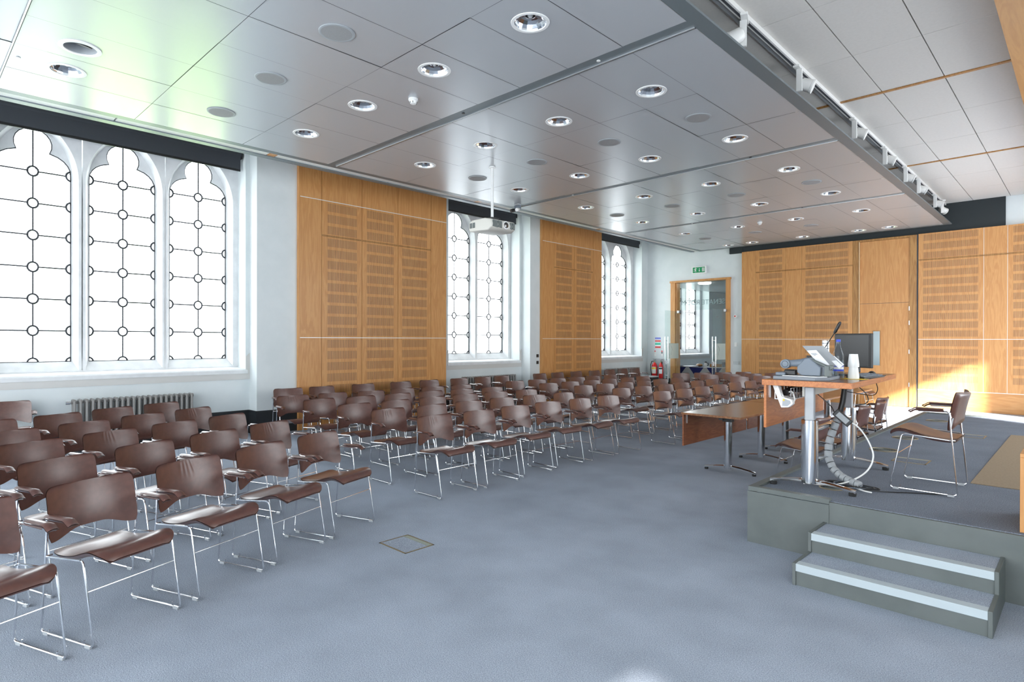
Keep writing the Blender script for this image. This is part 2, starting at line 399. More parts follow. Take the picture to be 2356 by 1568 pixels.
# right wall, back wall with openings added for daylight (behind and beside the camera)
def openings_wall(name, along, pos, rng, z1, holes, th=.3):
    mb = MB(); c = rng[0]
    def bx(a, b, za, zb_):
        if along == 'Y': mb.box(pos, pos + th, a, b, za, zb_)
        else: mb.box(a, b, pos - th, pos, za, zb_)
    for a, b, za, zb_ in sorted(holes):
        bx(c, a, 0, z1); bx(a, b, 0, za); bx(a, b, zb_, z1); c = b
    bx(c, rng[1], 0, z1)
    struct(name, mb, m_wall)
openings_wall('wall_right', 'Y', XR, (-6.3, 17.4), 5.4, [(-3.3, -1.40, .8, 3.5), (7.8, 13.0, .3, 4.80)])
openings_wall('wall_back', 'X', YB, (-11.1, 5.3), 5.4, [(-8.8, -5.2, .6, 4.25), (-4.6, -.3, .6, 4.25), (.3, 4.2, .6, 4.25)])
# suspended ceiling: border, channels, satin metal tiles
ZC = 4.3
xs = [-8.41, -7.70, -7.03, -6.35, -5.69, -5.04, -4.38, -3.73, -3.09, -2.45]
bays = [(-3.28, .752), (.76, 4.64), (4.78, 8.68), (8.81, 12.70), (12.83, 16.82)]
LX = [-7.37, -6.02, -4.71, -3.42]
DL = [(x, y) for y in (1.21, 3.75, 5.69, 7.80, 9.77, 11.88, 13.9) for x in LX]
DL = [p for p in DL if p not in ((-6.02, 1.21), (-4.71, 1.21), (-3.42, 1.21))] + [(-3.44, 16.4), (-4.09, 16.4), (-5.39, 16.4), (-6.70, 16.4), (-7.38, 16.4)]
EY = [(-6.717, 1.204)]
HR = .148
mb = MB()
for (b0, b1) in bays:
    ys = [b0 + (b1 - b0) * i / 3 for i in range(4)]
    for i in range(9):
        for j in range(3):
            x0, x1, y0, y1 = xs[i] + .0025, xs[i + 1] - .0025, ys[j] + .0025, ys[j + 1] - .0025
            sl = lambda x, y, a=random.uniform(-.0022, .0022), b=random.uniform(-.0018, .0018), x0=x0, y0=y0: ZC + a * (x - x0) + b * (y - y0) + .0008
            hs = [(px, py) for px, py in DL + EY if x0 < px < x1 and y0 < py < y1]
            if hs:
                # split along y when two fittings would share a tile
                px, py = hs[0]; n = 32
                hr = min(HR, x1 - px - .01, px - x0 - .01, y1 - py - .02, py - y0 - .02)
                ci = [(px + hr * math.cos(2 * PI * q / n), py + hr * math.sin(2 * PI * q / n)) for q in range(n)]
                bo = []
                for q in range(n):
                    dx, dy = math.cos(2 * PI * q / n), math.sin(2 * PI * q / n)
                    t = min(((x1 - px) / dx if dx > 1e-9 else (x0 - px) / dx if dx < -1e-9 else 1e9), ((y1 - py) / dy if dy > 1e-9 else (y0 - py) / dy if dy < -1e-9 else 1e9))
                    bo.append((px + dx * t, py + dy * t))
                for cx, cy in ((x0, y0), (x1, y0), (x1, y1), (x0, y1)):
                    k = min(range(n), key=lambda q: (bo[q][0] - cx) ** 2 + (bo[q][1] - cy) ** 2); bo[k] = (cx, cy)
                vs = [(a, b, sl(a, b)) for a, b in ci + bo]
                mb.add(vs, [(q, (q + 1) % n, n + (q + 1) % n, n + q) for q in range(n)])
            else:
                mb.add([(x0, y0, sl(x0, y0)), (x1, y0, sl(x1, y0)), (x1, y1, sl(x1, y1)), (x0, y1, sl(x0, y1))], [(0, 3, 2, 1)])
struct('ceiling', mb, m_ceil, fix=False)
struct('ceiling', MB().box(-8.41, -2.75, -3.3, 16.82, 4.50, 4.56), m_joint)
mb = MB()
for a, b in ((4.64, 4.78), (8.68, 8.81), (12.70, 12.83), (-3.4, -3.28), (16.82, 16.95)): mb.box(-8.41, -2.45, a, b, ZC, ZC + .022)
mb.box(-2.45, -2.31, -3.4, 16.95, ZC, ZC + .022); mb.box(-8.52, -8.41, -3.4, 16.95, ZC, ZC + .12); mb.box(-8.80, -8.68, -6, 16.95, ZC - .005, ZC + .3)
mb.box(-8.8, -2.3, -6, -3.4, ZC, ZC + .1)
for k, (a, b) in enumerate(bays[1:]): mb.box(-8.41, -2.45, a - .012, a, ZC - .012, ZC, 1)
struct('trim_2', mb, [m_ceilstrip, m_alu])
# dark shadow gaps beside the channels
mb = MB()
for y in (4.785, 8.815, 12.835, .748): mb.box(-8.4, -2.45, y, y + .02, ZC - .002, ZC + .01)
struct('trim_3', mb, m_joint)
mb = MB(); c = -3.3
for y in (.0, 1.9, 3.8, 3.92, 5.9, 7.9, 8.0, 9.9, 11.9, 12.02, 13.9, 15.9, 16.95):
    if y > c + .3: mb.box(-8.68, -8.52, c + .01, y - .01, ZC + .01, ZC + .03)
    c = y
for y in (3.86, 7.95, 11.96): mb.box(-8.68, -8.52, y - .05, y + .05, ZC + .008, ZC + .03, 1)
struct('trim_4', mb, [m_slotwhite, m_oak])
# upper ceiling beside the stage and above the window bays
mb = MB()
ux = [-2.95, -2.60, -1.95, -1.29, -.62]
uy = [-4.65, -3.3, -1.95, -.6, .72, 2.1, 3.45, 4.78, 6.2, 7.53, 8.87, 10.33, 11.68, 12.95, 14.4, 15.8, 17.22]
for i in range(4):
    for j in range(len(uy) - 1):
        mb.box(ux[i] + .006, ux[i + 1] - .006, uy[j] + (.05 if uy[j] in (.72, 4.78, 8.87, 12.95) else .004), uy[j + 1] - .004, ZU, ZU + .03)
struct('ceiling', mb, m_upper)
mb = MB()
for y in (.72, 4.78, 8.87, 12.95): mb.box(-2.95, -.62, y - .0, y + .05, ZU - .012, ZU + .02)
struct('trim_5', mb, m_oakdeep)
struct('ceiling', MB().box(-11.1, 5.3, -6.3, 23.5, 5.15, 5.25), m_upper)
struct('ceiling', MB().box(-2.95, -.62, -4.6, YF, ZU + .035, ZU + .05), m_joint)
struct('trim_6', MB().box(-.62, -.20, -6, YF, 4.60, 5.15), timber('oak_bulkhead', (.50, .27, .09), (.42, .21, .065), 'Y'))
struct('ceiling', MB().box(-.2, XR, -6, YF, ZU, ZU + .05), m_upper)
# hall behind the glass doors
struct('wall_hall', MB().box(-11.1, -6.5, 23.3, 23.5, 0, 5.2).box(-6.6, -6.5, YF + .2, 23.4, 0, 5.2), m_wall)
struct('ceiling', MB().box(-10.46, -6.6, YF + .2, 23.3, 3.46, 3.54), m_ceil)
struct('trim_7', MB().box(-10.3, -7.0, 23.22, 23.3, 2.95, 3.2), m_band)

# outside
struct('added_roof_mass', MB().box(-11.1, 5.3, -4.0, 23.5, 5.26, 13.5), m_pave)  # unseen mass added above the ceiling so the lawn lies in shadow
struct('ground', MB().box(-90, -11.2, -60, 120, -4.1, -4.0), m_pave)
tag(MB().add([(-12.5, 1.7, -3.97), (-12.5, 6.3, -3.97), (-46, 21, -3.97), (-46, 6.5, -3.97)], [(0, 1, 2, 3)]).build('lawn', m_grass, fix=False), 'green lawn outside below the nearest window', 'lawn', kind='stuff')

# stage
SX, SY0, SY1, SZ = -1.985, 4.80, 11.85, .447
mb = MB()
mb.box(SX, XR, SY0, SY1, 0, .40); 
mb.box(SX - .004, -1.385, SY0 - .006, SY0, .0, .408)
mb.box(SX, -1.385, SY0 - .004, SY0 + .06, .412, SZ); mb.box(-1.385, XR, SY0 - .0, SY0 + .03, .40, .425)
mb.box(SX, SX + .06, SY0 + .06, SY1 - .06, .412, SZ); mb.box(SX, XR, SY1 - .06, SY1, .412, SZ)
struct('stage', mb, m_stagepaint)
struct('floor', MB().box(SX + .06, XR, SY0 + .028, SY1 - .06, .40, .43), m_stagecarpet)

# ================================================================== THINGS ON THE SHELL
# acoustic oak panels ------------------------------------------------
ROWS_UP = [4.121 - .208 * i for i in range(3)]; ROWS_MID = [3.475 - .2048 * i for i in range(9)]; ROWS_LOW = [1.612 - .208 * i for i in range(6)]
def side_panel(label, ys, slotspans, x0, x1, ztop):
    t = thing('acoustic_panel', label, 'wall panel', (0, 0, 0), 0, 'oak acoustic panels between the windows')
    y0, y1 = ys[0], ys[-1]
    MB().box(x0, x1 - .012, y0 + .004, y1 - .004, 0, ztop).build('backing', m_oakdeep, t)
    MB().box(x0, x1 + .004, y0 - .02, y0 + .004, 0, ztop).build('edge_strip', m_oak, t)
    zsec = [(0, 1.645), (1.655, 3.505), (3.535, 4.155), (4.165, ztop)]
    for i in range(len(ys) - 1):
        a, b = ys[i] + .004, ys[i + 1] - .004
        slotted = any(a - .01 < s[0] < b for s in slotspans)
        sec = zsec if slotted else [(0, 1.645), (1.655, 4.155), (4.165, ztop)]
        for za, zb_ in sec:
            q = MB().box(x1 - .012, x1, a, b, za, zb_)
            if slotted and zb_ < 4.16:
                s0, s1 = [s for s in slotspans if a - .01 < s[0] < b][0]
                for zt in [z for z in ROWS_UP + ROWS_MID + ROWS_LOW if za < z - .1 < zb_]:
                    q.add([(x1 + .001, s0, zt - .15), (x1 + .001, s1, zt - .15), (x1 + .001, s1, zt), (x1 + .001, s0, zt)], [(0, 1, 2, 3)], 1)
            q.build('board', [m_oak if not (za > 4.1) else m_oak, m_oakslotY], t)
    for z in (1.65, 4.16): MB().box(x1 - .011, x1 + .002, y0, y1, z - .006, z + .006).build('joint_strip', m_jointw, t)
    MB().box(x1 - .011, x1 + .004, ys[1], ys[-2], 3.512, 3.528).build('ledge_strip', m_oakdeep, t)
    return t
side_panel('wide oak acoustic panel with three slotted columns on the window wall', [5.02, 5.442, 6.28, 7.115, 7.96, 8.385], [(5.549, 6.174), (6.385, 7.009), (7.221, 7.853)], XB + .003, -10.10, 5.1)
side_panel('narrower oak acoustic panel with two slotted columns behind the last wall chairs', [11.56, 12.02, 12.872, 13.723, 14.141], [(12.112, 12.762), (12.977, 13.625)], XB + .003, -10.10, 5.1)
def far_panel(label, cols, slotspans, grooves, ztop, zbot, group):
    t = thing('acoustic_panel', label, 'wall panel', (0, 0, 0), 0, group)
    y0, y1 = 17.12, YF - .003
    MB().box(cols[0] + .004, cols[-1] - .004, y0 + .012, y1, 0, ztop).build('backing', m_oakdeep, t)
    for i in range(len(cols) - 1):
        a, b = cols[i] + .004, cols[i + 1] - .004
        ss = [s for s in slotspans if a - .02 < s[0] < b]
        first = i == 0 and not ss
        sec = [(0 if not zbot else zbot + .006, 1.645), (1.655, ztop)] if first else [(0 if not zbot else zbot + .006, 1.645), (1.655, 3.53), (3.565, ztop)]
        for za, zb_ in sec:
            q = MB().box(a, b, y0, y0 + .012, za, zb_)
            if ss:
                for zt in [z + .02 for z in ROWS_UP + ROWS_MID + ROWS_LOW if za < z - .1 < zb_]:
                    if zt - .155 > zbot + .01:
                        q.add([(ss[0][0], y0 - .001, zt - .145), (ss[0][1], y0 - .001, zt - .145), (ss[0][1], y0 - .001, zt), (ss[0][0], y0 - .001, zt)], [(0, 1, 2, 3)], 1)
            q.build('board', [m_oak, m_oakslotX], t)
    MB().box(cols[0], cols[-1], y0 - .002, y0 + .01, 1.645, 1.655).build('joint_strip', m_jointw, t)
    MB().box(grooves[0], grooves[1], y0 - .006, y0 + .011, 3.538, 3.557).build('ledge_strip', m_oakdeep, t)
    for x in cols[1:-1]: MB().box(x - .003, x + .003, y0 - .001, y0 + .01, zbot or 0, ztop).build('joint_strip', m_jointw if zbot else m_oakdeep, t)
    if zbot:
        MB().box(cols[0], cols[-1], y0, y0 + .012, 0, zbot - .006).build('plinth_board', m_oakh, t)
        MB().box(cols[0], cols[-1], y0 - .002, y0 + .01, zbot - .006, zbot + .006).build('joint_strip', m_jointw, t)
    return t
far_panel('oak acoustic wall panelling between the glass doors and the tall oak door', [-7.293, -6.888, -6.061, -5.644, -4.40], [(-6.785, -6.153), (-5.541, -4.507)], (-6.888, -4.40), 4.17, 0, 'oak acoustic panelling on the far wall')
far_panel('sunlit oak acoustic wall panelling to the right of the tall oak door', [-2.99, -1.746, -1.33, -.09, .34, 1.6], [(-2.89, -1.849), (-1.228, -.19), (.44, 1.5)], (-2.99, 1.6), 4.175, .45, 'oak acoustic panelling on the far wall')
# tall oak door in a deep recess
d = struct_empty('door_1')
MB().box(-4.40, -4.245, 17.125, YF, 0, 4.17).box(-3.169, -3.02, 17.13, YF, 0, 4.17).box(-4.245, -3.169, 17.13, YF, 4.12, 4.17).build('door_frame', m_oakdeep, d, bev=.004)
MB().box(-4.255, -4.238, 17.10, 17.13, 0, 4.12).build('edge_bead', mat('pale_oak_bead', (.72, .5, .28), .4), d)
q = MB().box(-4.24, -3.172, 17.15, YF - .003, .01, 2.545).box(-4.24, -3.172, 17.15, YF - .003, 2.553, 4.115)
leaf = q.build('door_leaf', m_oak, d)
MB().box(-3.94, -3.795, 17.143, 17.149, 1.0, 1.85).build('vision_panel', mat('grey_glass', (.25, .32, .34), .1), d)
MB().box(-3.955, -3.94, 17.14, 17.149, .99, 1.86).box(-3.795, -3.78, 17.14, 17.149, .99, 1.86).box(-3.955, -3.78, 17.14, 17.149, 1.85, 1.865).build('panel_bead', m_oakdeep, d)
for z in (.5, 1.3, 2.0, 2.35): MB().box(-3.178, -3.162, 17.12, 17.14, z, z + .1).build('hinge', m_alu, d)
MB().box(-3.02, -2.995, 17.13, YF, 0, 4.17).build('shadow_gap', m_joint, d)

# glass door with oak frame and two open leaves
d = struct_empty('door_2')
q = MB().box(DX0, DX0 + .16, YF - .06, YF + .24, 0, DZ - .05).box(DX1 - .13, DX1, YF - .06, YF + .24, 0, DZ - .05).box(DX0 - .02, DX1 + .02, YF - .08, YF + .24, DZ - .06, DZ)
q.box(DX0 + .16, DX0 + .2, YF - .03, YF + .2, 0, DZ - .05)
q.build('door_frame', m_oak, d, bev=.004)
MB().box(DX0 + .2, DX1 - .13, YF + .075, YF + .085, 2.55, DZ - .06).build('transom_pane', m_door, d)
mw = Matrix.Translation((-8.585, YF + .07, 2.78)) @ Matrix.Rotation(PI / 2, 4, 'X') @ Matrix.Scale(-1, 4, (1, 0, 0))
text_mesh('lettering', 'SENATE ROOM', .21, mat('etched_letters', (.22, .30, .31), .6), mw, d)
for hx, fr, nm in ((DX0 + .26, -9.30, 1), (DX1 - .13, -7.78, 2)):
    lf = MB().box(fr - .006, fr + .006, 16.30, 17.2, .02, 2.52).build('door_leaf', m_door, d)
    MB().box(fr - .0075, fr + .0075, 16.42, 17.12, 1.05, 1.52).build('frosted_band', m_frost, lf)
    hb = MB()
    for sx in (-.05, .05):
        hb.tube([(fr + sx, 16.39, .35), (fr + sx, 16.39, 1.72)], .014, 10)
    for z in (.55, 1.05, 1.6): hb.tube([(fr - .05, 16.39, z), (fr + .05, 16.39, z)], .009, 8)
    hb.build('pull_handle', m_chrome, lf, smooth=True)
    MB().box(fr - .03, fr + .03, 17.08, 17.2, 2.46, 2.54).build('hinge_patch', m_alu, lf, bev=.004)
    MB().box(fr - .03, fr + .03, 16.30, 16.36, .88, 1.0).build('lock_case', m_alu, lf, bev=.004)
    c = MB()
    c.tube([(fr + .009, 16.6 + .12 * math.cos(a / 10), 1.3 + .15 * math.sin(a / 10)) for a in range(0, 48, 3)], .004, 4)
    c.tube([(fr + .009, 16.75 + .1 * math.cos(a / 10), 1.22 + .1 * math.sin(a / 10)) for a in range(10, 40, 3)], .004, 4)
    c.build('etched_scroll', m_lightgrey, lf)

# exit sign
t = thing('exit_sign', 'green and white emergency exit sign above the glass doors', 'sign', (-8.64, YF, 3.65))
MB().box(-.235, .235, -.07, 0, 0, .235).build('housing', m_white, t, bev=.008)
MB().box(-.195, .195, -.074, -.07, .035, .2).build('sign_face', m_green, t)
q = MB(); q.cur = 0; Y_ = -.0765
def plate(pts): q.add([(a, Y_, b) for a, b in pts], [tuple(range(len(pts)))])
plate([(.015, .17), (.03, .17), (.03, .1), (.048, .1), (.022, .06), (-.003, .1), (.015, .1)])
for x0 in (.11, .155): plate([(x0, .06), (x0 + .028, .06), (x0 + .028, .18), (x0, .18)])
plate([(.11, .17), (.183, .17), (.183, .18), (.11, .18)]); plate([(.11, .06), (.183, .06), (.183, .07), (.11, .07)])
plate([(-.10 + .013 * math.cos(a * PI / 5), .178 + .013 * math.sin(a * PI / 5)) for a in range(10)])
plate([(-.125, .158), (-.1, .163), (-.085, .12), (-.115, .105)]); plate([(-.1, .16), (-.07, .145), (-.055, .16), (-.06, .168), (-.075, .158), (-.1, .168)])
plate([(-.12, .155), (-.15, .15), (-.16, .125), (-.15, .122), (-.14, .14), (-.118, .142)])
plate([(-.115, .11), (-.09, .115), (-.08, .085), (-.095, .05), (-.105, .052), (-.097, .085)]); plate([(-.115, .115), (-.1, .1), (-.13, .08), (-.17, .085), (-.17, .094), (-.135, .094)])
q.build('pictogram', m_white, t)

# small fittings on the door wall
t = thing('alarm_sounder', 'small round white sounder with red centre on the door wall', 'alarm', (-7.51, YF, 2.32))
MB().lathe([(.05, 0), (.055, .03), (.045, .05), (0, .052)], ax=(0, -1, 0)).build('housing', m_white, t, smooth=True)
MB().lathe([(.022, .05), (.02, .062), (0, .066)], ax=(0, -1, 0)).build('red_lens', m_red, t, smooth=True)
tag(MB().box(-.035, .035, -.03, 0, -.06, .06).build('thermostat', m_white, bev=.006), 'small white wall box halfway up beside the glass doors', 'thermostat').location = (-7.50, YF, 1.49)
t = thing('switch_plate', 'pale switch plate with small dark symbols below the thermostat', 'switch', (-7.47, YF, .96))
MB().box(-.11, .11, -.01, 0, -.06, .06).build('plate', m_wall, t, bev=.003)
for x in (-.09, -.05, 0, .04, .08): MB().box(x, x + .012, -.014, -.009, -.045, .04).build('rocker', m_lightgrey, t)
t = thing('fire_notice', 'fire action notice with blue, red and green bands above the extinguishers', 'notice', (-10.08, YF, 1.5))
MB().box(-.1, .1, -.006, 0, -.16, .2).build('board', m_white, t)
MB().box(-.1, .1, -.008, -.005, .145, .2).build('heading_band', m_blue, t)
for z in (.06, -.14): MB().box(-.1, .1, -.008, -.005, z, z + .055).build('red_band', m_red, t)
MB().box(-.1, .1, -.008, -.005, -.04, .03).build('green_band', mat('mint_green', (.05, .5, .33), .5), t)
text_mesh('heading', 'FIRE ACTION', .03, m_white, Matrix.Translation((0, -.0095, .172)) @ Matrix.Rotation(PI / 2, 4, 'X'), t)
for x, c, nm in ((-10.18, m_red, 'cream'), (-9.93, m_black, 'black')):
    t = thing('extinguisher_label', 'small narrow white sign with %s marking below the fire notice' % ('red' if c == m_red else 'red and black'), 'sign', (x, YF, 1.19), 0, 'small extinguisher signs')
    MB().box(-.03, .03, -.005, 0, -.09, .09).build('board', m_white, t)
    MB().box(-.026, .026, -.007, -.004, .05, .085).build('red_band', m_red, t)
    MB().box(-.026, .026, -.007, -.004, .0, .035).build('class_band', m_offwhite if c == m_red else m_black, t)
t = thing('extinguisher_stand', 'grey metal backing stand behind the two fire extinguishers', 'stand', (-9.99, 17.1, 0))
MB().box(-.24, .2, .06, .09, .02, 1.02).build('back_panel', m_lightgrey, t, bev=.004)
MB().box(-.24, .2, -.17, .08, .36, .398).build('shelf', m_steelgrey, t, bev=.004)
def extinguisher(x, r, h, lab, hose):
    t = thing('fire_extinguisher', lab, 'fire extinguisher', (x, 17.02, .40), 0, 'fire extinguishers beside the glass doors')
    MB().lathe([(r * .9, 0), (r, .03), (r, h * .78), (r * .75, h * .9), (r * .3, h), (0, h)]).build('cylinder', m_red, t, smooth=True)
    lb = MB(); lb.grid(lambda u, v: (math.sin((u - .5) * 2.2) * (r + .001), -math.cos((u - .5) * 2.2) * (r + .001), h * (.3 + .42 * v)), 10, 2)
    lb.build('label', m_offwhite if hose else m_paper, t, smooth=True)
    lb = MB(); lb.grid(lambda u, v: (math.sin((u - .5) * 2.2) * (r + .0015), -math.cos((u - .5) * 2.2) * (r + .0015), h * (.58 + .1 * v)), 10, 1)
    lb.build('label_band', m_yellow if hose else m_black, t, smooth=True)
    MB().lathe([(.02, h), (.022, h + .05), (0, h + .055)]).build('valve', m_brass, t, smooth=True)
    MB().box(-.012, .07, -.012, .012, h + .05, h + .06).prism([(-.01, h + .06), (.06, h + .10), (.055, h + .11), (-.01, h + .075)], -.01, .01).build('handle', m_steelgrey, t)
    if hose: MB().tube([(-.01, 0, h + .04), (-r - .02, 0, h + .03), (-r - .05, 0, h - .08), (-r - .045, 0, h * .5), (-r - .02, 0, h * .12), (-r, 0, .05)], .012, 8).build('hose', m_rubber, t, smooth=True)
    else: MB().tube([(.01, -.0, h + .03), (.05, -.02, h + .02), (.06, -.03, h - .04)], .012, 8).build('nozzle', m_rubber, t, smooth=True)
extinguisher(-10.085, .085, .50, 'larger red fire extinguisher with cream label and black hose', True)
extinguisher(-9.85, .065, .50, 'slimmer red fire extinguisher with black label band beside the larger one', False)
t = thing('side_table', 'small black stand with pale top beside the extinguishers', 'table', (-9.62, 15.95, 0))
MB().box(-.2, .2, -.2, .2, .50, .53).build('tabletop', m_lightgrey, t, bev=.004)
MB().box(-.19, .19, -.19, .19, .05, .50).build('cabinet', m_black, t, bev=.006)
for sx in (-.17, .17):
    for sy in (-.17, .17): MB().tube([(sx, sy, 0), (sx, sy, .06)], .015, 8).build('leg', m_black, t)
for yy, z0 in ((11.53, 1.0),):
    t = thing('socket_plate', 'two small black sockets on the pilaster beside the narrower oak panel', 'socket', (XB, 11.45, 1.0))
    for z in (.0, .17): MB().box(0, .012, -.04, .04, z, z + .08).build('socket', m_black, t, bev=.003)

# ---------------------------------------------------------------- blinds
for i, (a, b, zf, lab) in enumerate(((.86, 4.19, 4.53, 'long charcoal roller blind rolled up over the nearest window'), (8.76, 11.06, 4.58, 'charcoal roller blind rolled up over the middle window behind the projector'), (14.44, 16.84, 4.62, 'charcoal roller blind rolled up over the furthest window'))):
    t = thing('roller_blind', lab, 'blind', (-10.585, a, 0), 0, 'roller blinds over the windows')
    MB().lathe([(.055, 0), (.055, b - a)], c=(0, 0, 4.79), ax=(0, 1, 0), n=20).build('roller_tube', m_blind, t, smooth=True)
    MB().box(.045, .05, .03, b - a - .03, zf, 4.79).build('fabric', m_blind, t)
    MB().box(.038, .057, .03, b - a - .03, zf - .03, zf + .005).build('bottom_rail', m_black, t, bev=.004)
    for y in (0, b - a): MB().box(-.06, .06, y - .012, y + .003, 4.72, 4.90).build('bracket', m_black, t)

# ---------------------------------------------------------------- radiators
def radiator(y0, y1, lab, first=[None]):
    n = 22; p = (y1 - y0) / n
    t = thing('radiator', lab, 'radiator', (-10.32, y0, 0), 0, 'grey column radiators under the windows')
    if first[0] is None:
        q = MB()
        for x in (-.055, .0, .055):
            q.tube([(x, .036, .14), (x, .036, .74)], .017, 8)
        for z in (.14, .74): q.tube([(-.06, .036, z), (.06, .036, z)], .024, 8)
        for z in (.16, .72): q.tube([(0, 0, z), (0, .073, z)], .022, 8)
        s = q.build('column_section', m_rad, t, smooth=True); first[0] = s
        s.location = (0, 0, 0); rng = range(1, n)
    else: s = first[0]; rng = range(n)
    for i in rng:
        c = s.copy(); COL.objects.link(c); c.parent = t; c.location = (0, p * i, 0)
    for y in (.03, y1 - y0 - .04): MB().box(-.03, .03, y, y + .02, 0, .14).build('foot', m_rad, t)
    MB().tube([(0, -.05, .72), (0, 0, .72)], .02, 10).lathe([(.03, 0), (.03, .05)], c=(0, -.06, .72), ax=(0, 1, 0), n=12).build('valve', m_chrome, t, smooth=True)
radiator(1.74, 3.34, 'grey column radiator under the nearest window')
radiator(9.05, 10.78, 'grey column radiator under the middle window')
radiator(14.65, 16.45, 'grey column radiator under the furthest window near the extinguishers')

# ---------------------------------------------------------------- downlights, speakers, detectors
ORD = ['first', 'second', 'third', 'fourth', 'fifth', 'sixth', 'seventh', 'eighth', 'ninth', 'tenth', 'eleventh', 'twelfth', 'thirteenth', 'fourteenth', 'fifteenth']
def downlight(lab):
    t = thing('downlight', lab, 'ceiling light', (0, 0, 0), 0, 'round chrome downlights in the metal ceiling')
    MB().lathe([(HR - .012, .004), (HR - .01, -.006), (HR + .016, -.005), (HR + .018, .002)], n=32, cap=False).build('trim_ring', m_white, t, smooth=True)
    q = MB()
    n = 32; prof = [(HR - .008, 0), (HR - .014, .02), (HR - .03, .045), (HR - .055, .066), (.062, .078), (.05, .080), (.046, .055), (.040, .055), (.034, .09), (.0, .10)]
    q.lathe(prof, n=18, cap=False); q.build('reflector', m_reflector, t)
    MB().lathe([(.024, .095), (.024, .06), (.015, .045), (0, .043)], n=16).build('lamp', m_white, t, smooth=True)
    q = MB()
    for a in range(3): q.tube([(.03 * math.cos(a * 2.094 + .5), .03 * math.sin(a * 2.094 + .5), .07), (.09 * math.cos(a * 2.094 + .5), .09 * math.sin(a * 2.094 + .5), .08)], .0025, 5)
    q.build('lamp_support', m_chrome, t)
    MB().lathe([(HR + .006, .003), (HR + .01, .14), (0, .16)], n=24, cap=False).build('housing', m_steelgrey, t)
    return t
cols_n = {-7.37: 'window-side', -7.38: 'window-side', -6.02: 'second', -4.71: 'third', -3.42: 'stage-side', -3.44: 'stage-side'}
rows_y = [1.21, 3.75, 5.69, 7.80, 9.77, 11.88, 13.9]
dl0 = dlch = None
for x, y in DL:
    if y in rows_y: lab = 'round chrome downlight in the %s line, %s row from the near end' % (cols_n[x], ORD[rows_y.index(y)])
    else: lab = 'round chrome downlight in the last row by the far wall, %s from the stage side' % ORD[[-3.44, -4.09, -5.39, -6.70, -7.38].index(x)]
    if dl0 is None: dl0 = downlight(lab); dlch = [(c, []) for c in kids(dl0)]; dl0.location = (x, y, ZC)
    else: dup(dl0, (x, y, ZC), 0, lab, ch=dlch)
def speaker(lab):
    t = thing('ceiling_speaker', lab, 'speaker', (0, 0, 0), 0, 'flat round speakers in the metal ceiling')
    MB().lathe([(.155, 0), (.155, -.006), (.14, -.010), (.13, -.007)], n=32).build('rim', m_lightgrey, t, smooth=True)
    MB().lathe([(.132, -.003), (.132, -.0075), (0, -.010)], n=32).build('grille', m_mesh, t)
    return t
SPK = [(-4.75, 2.70), (-6.07, 2.70), (-7.40, 2.70)] + [(x, y) for y in (6.755, 10.83, 14.92) for x in (-3.415, -4.71, -6.02, -7.34) if not (y > 14 and x > -3.5)]
sp0 = spch = None
for x, y in SPK:
    cn = {-3: 'stage-side', -4: 'third', -6: 'second', -7: 'window-side'}[int(x)]
    lab = 'flat grey round speaker in the %s line, %s speaker row from the near end' % (cn, ORD[[2.7, 6.755, 10.83, 14.92].index(y)])
    if sp0 is None: sp0 = speaker(lab); spch = [(c, []) for c in kids(sp0)]; sp0.location = (x, y, ZC)
    else: dup(sp0, (x, y, ZC), 0, lab, ch=spch)
t = thing('eyeball_downlight', 'white recessed eyeball spotlight beside the nearest window-side downlight', 'ceiling light', (-6.717, 1.204, ZC))
MB().lathe([(HR - .02, .004), (HR - .018, -.008), (HR + .018, -.006), (HR + .02, .002)], n=32, cap=False).build('trim_ring', m_white, t, smooth=True)
MB().lathe([(HR - .02, 0), (HR - .03, .1), (0, .11)], n=32, cap=False).build('recess', m_lightgrey, t, smooth=True)
MB().lathe([(.06, 0), (.07, .02), (.05, .09), (0, .09)], c=(.04, .02, .01), ax=(.3, .1, 1), n=20).build('lamp_head', m_black, t, smooth=True)
for x, y, lab in ((-5.436, 4.031, 'white smoke detector on the near part of the metal ceiling'), (-5.423, 13.70, 'white smoke detector on the far part of the metal ceiling')):
    t = thing('smoke_detector', lab, 'smoke detector', (x, y, ZC), 0, 'white smoke detectors')
    MB().lathe([(.052, 0), (.055, -.018), (.045, -.026)], n=24).build('base', m_white, t, smooth=True)
    q = MB().lathe([(.044, -.024), (.036, -.042), (.034, -.056), (.02, -.062), (0, -.063)], n=24)
    q.build('chamber', m_white, t, smooth=True)
    v = MB()
    for a in range(8): v.box(-.004, .004, .034, .042, -.055, -.035) if a == 0 else v.add([(math.cos(a * PI / 4) * r_ - math.sin(a * PI / 4) * s_, math.sin(a * PI / 4) * r_ + math.cos(a * PI / 4) * s_, z_) for r_, s_, z_ in ((.040, -.004, -.036), (.040, .004, -.036), (.0365, .004, -.054), (.0365, -.004, -.054))], [(0, 1, 2, 3)])
    v.build('vents', m_black, t)
SPR = [(-3.407, 4.709), (-5.352, 4.696), (-7.364, .832), (-3.6, 8.745), (-6.9, 8.745), (-4.2, 12.765), (-6.6, 12.765)]
for i, (x, y) in enumerate(SPR):
    q = MB().lathe([(.018, 0), (.02, -.006), (0, -.008)], n=12).build('sensor_disc', m_white if i % 2 == 0 else m_black, smooth=True); q.location = (x, y, ZC - .0005)
    w_ = ['stage-side pale disc in the nearest channel', 'dark disc in the nearest channel by the smoke detector', 'pale disc in the nearest ceiling corner', 'dark stage-side disc in the second channel', 'pale window-side disc in the second channel', 'dark stage-side disc in the third channel', 'pale window-side disc in the third channel'][i]
    tag(q, 'tiny ' + w_, 'sensor', 'tiny sensors in the ceiling channels')
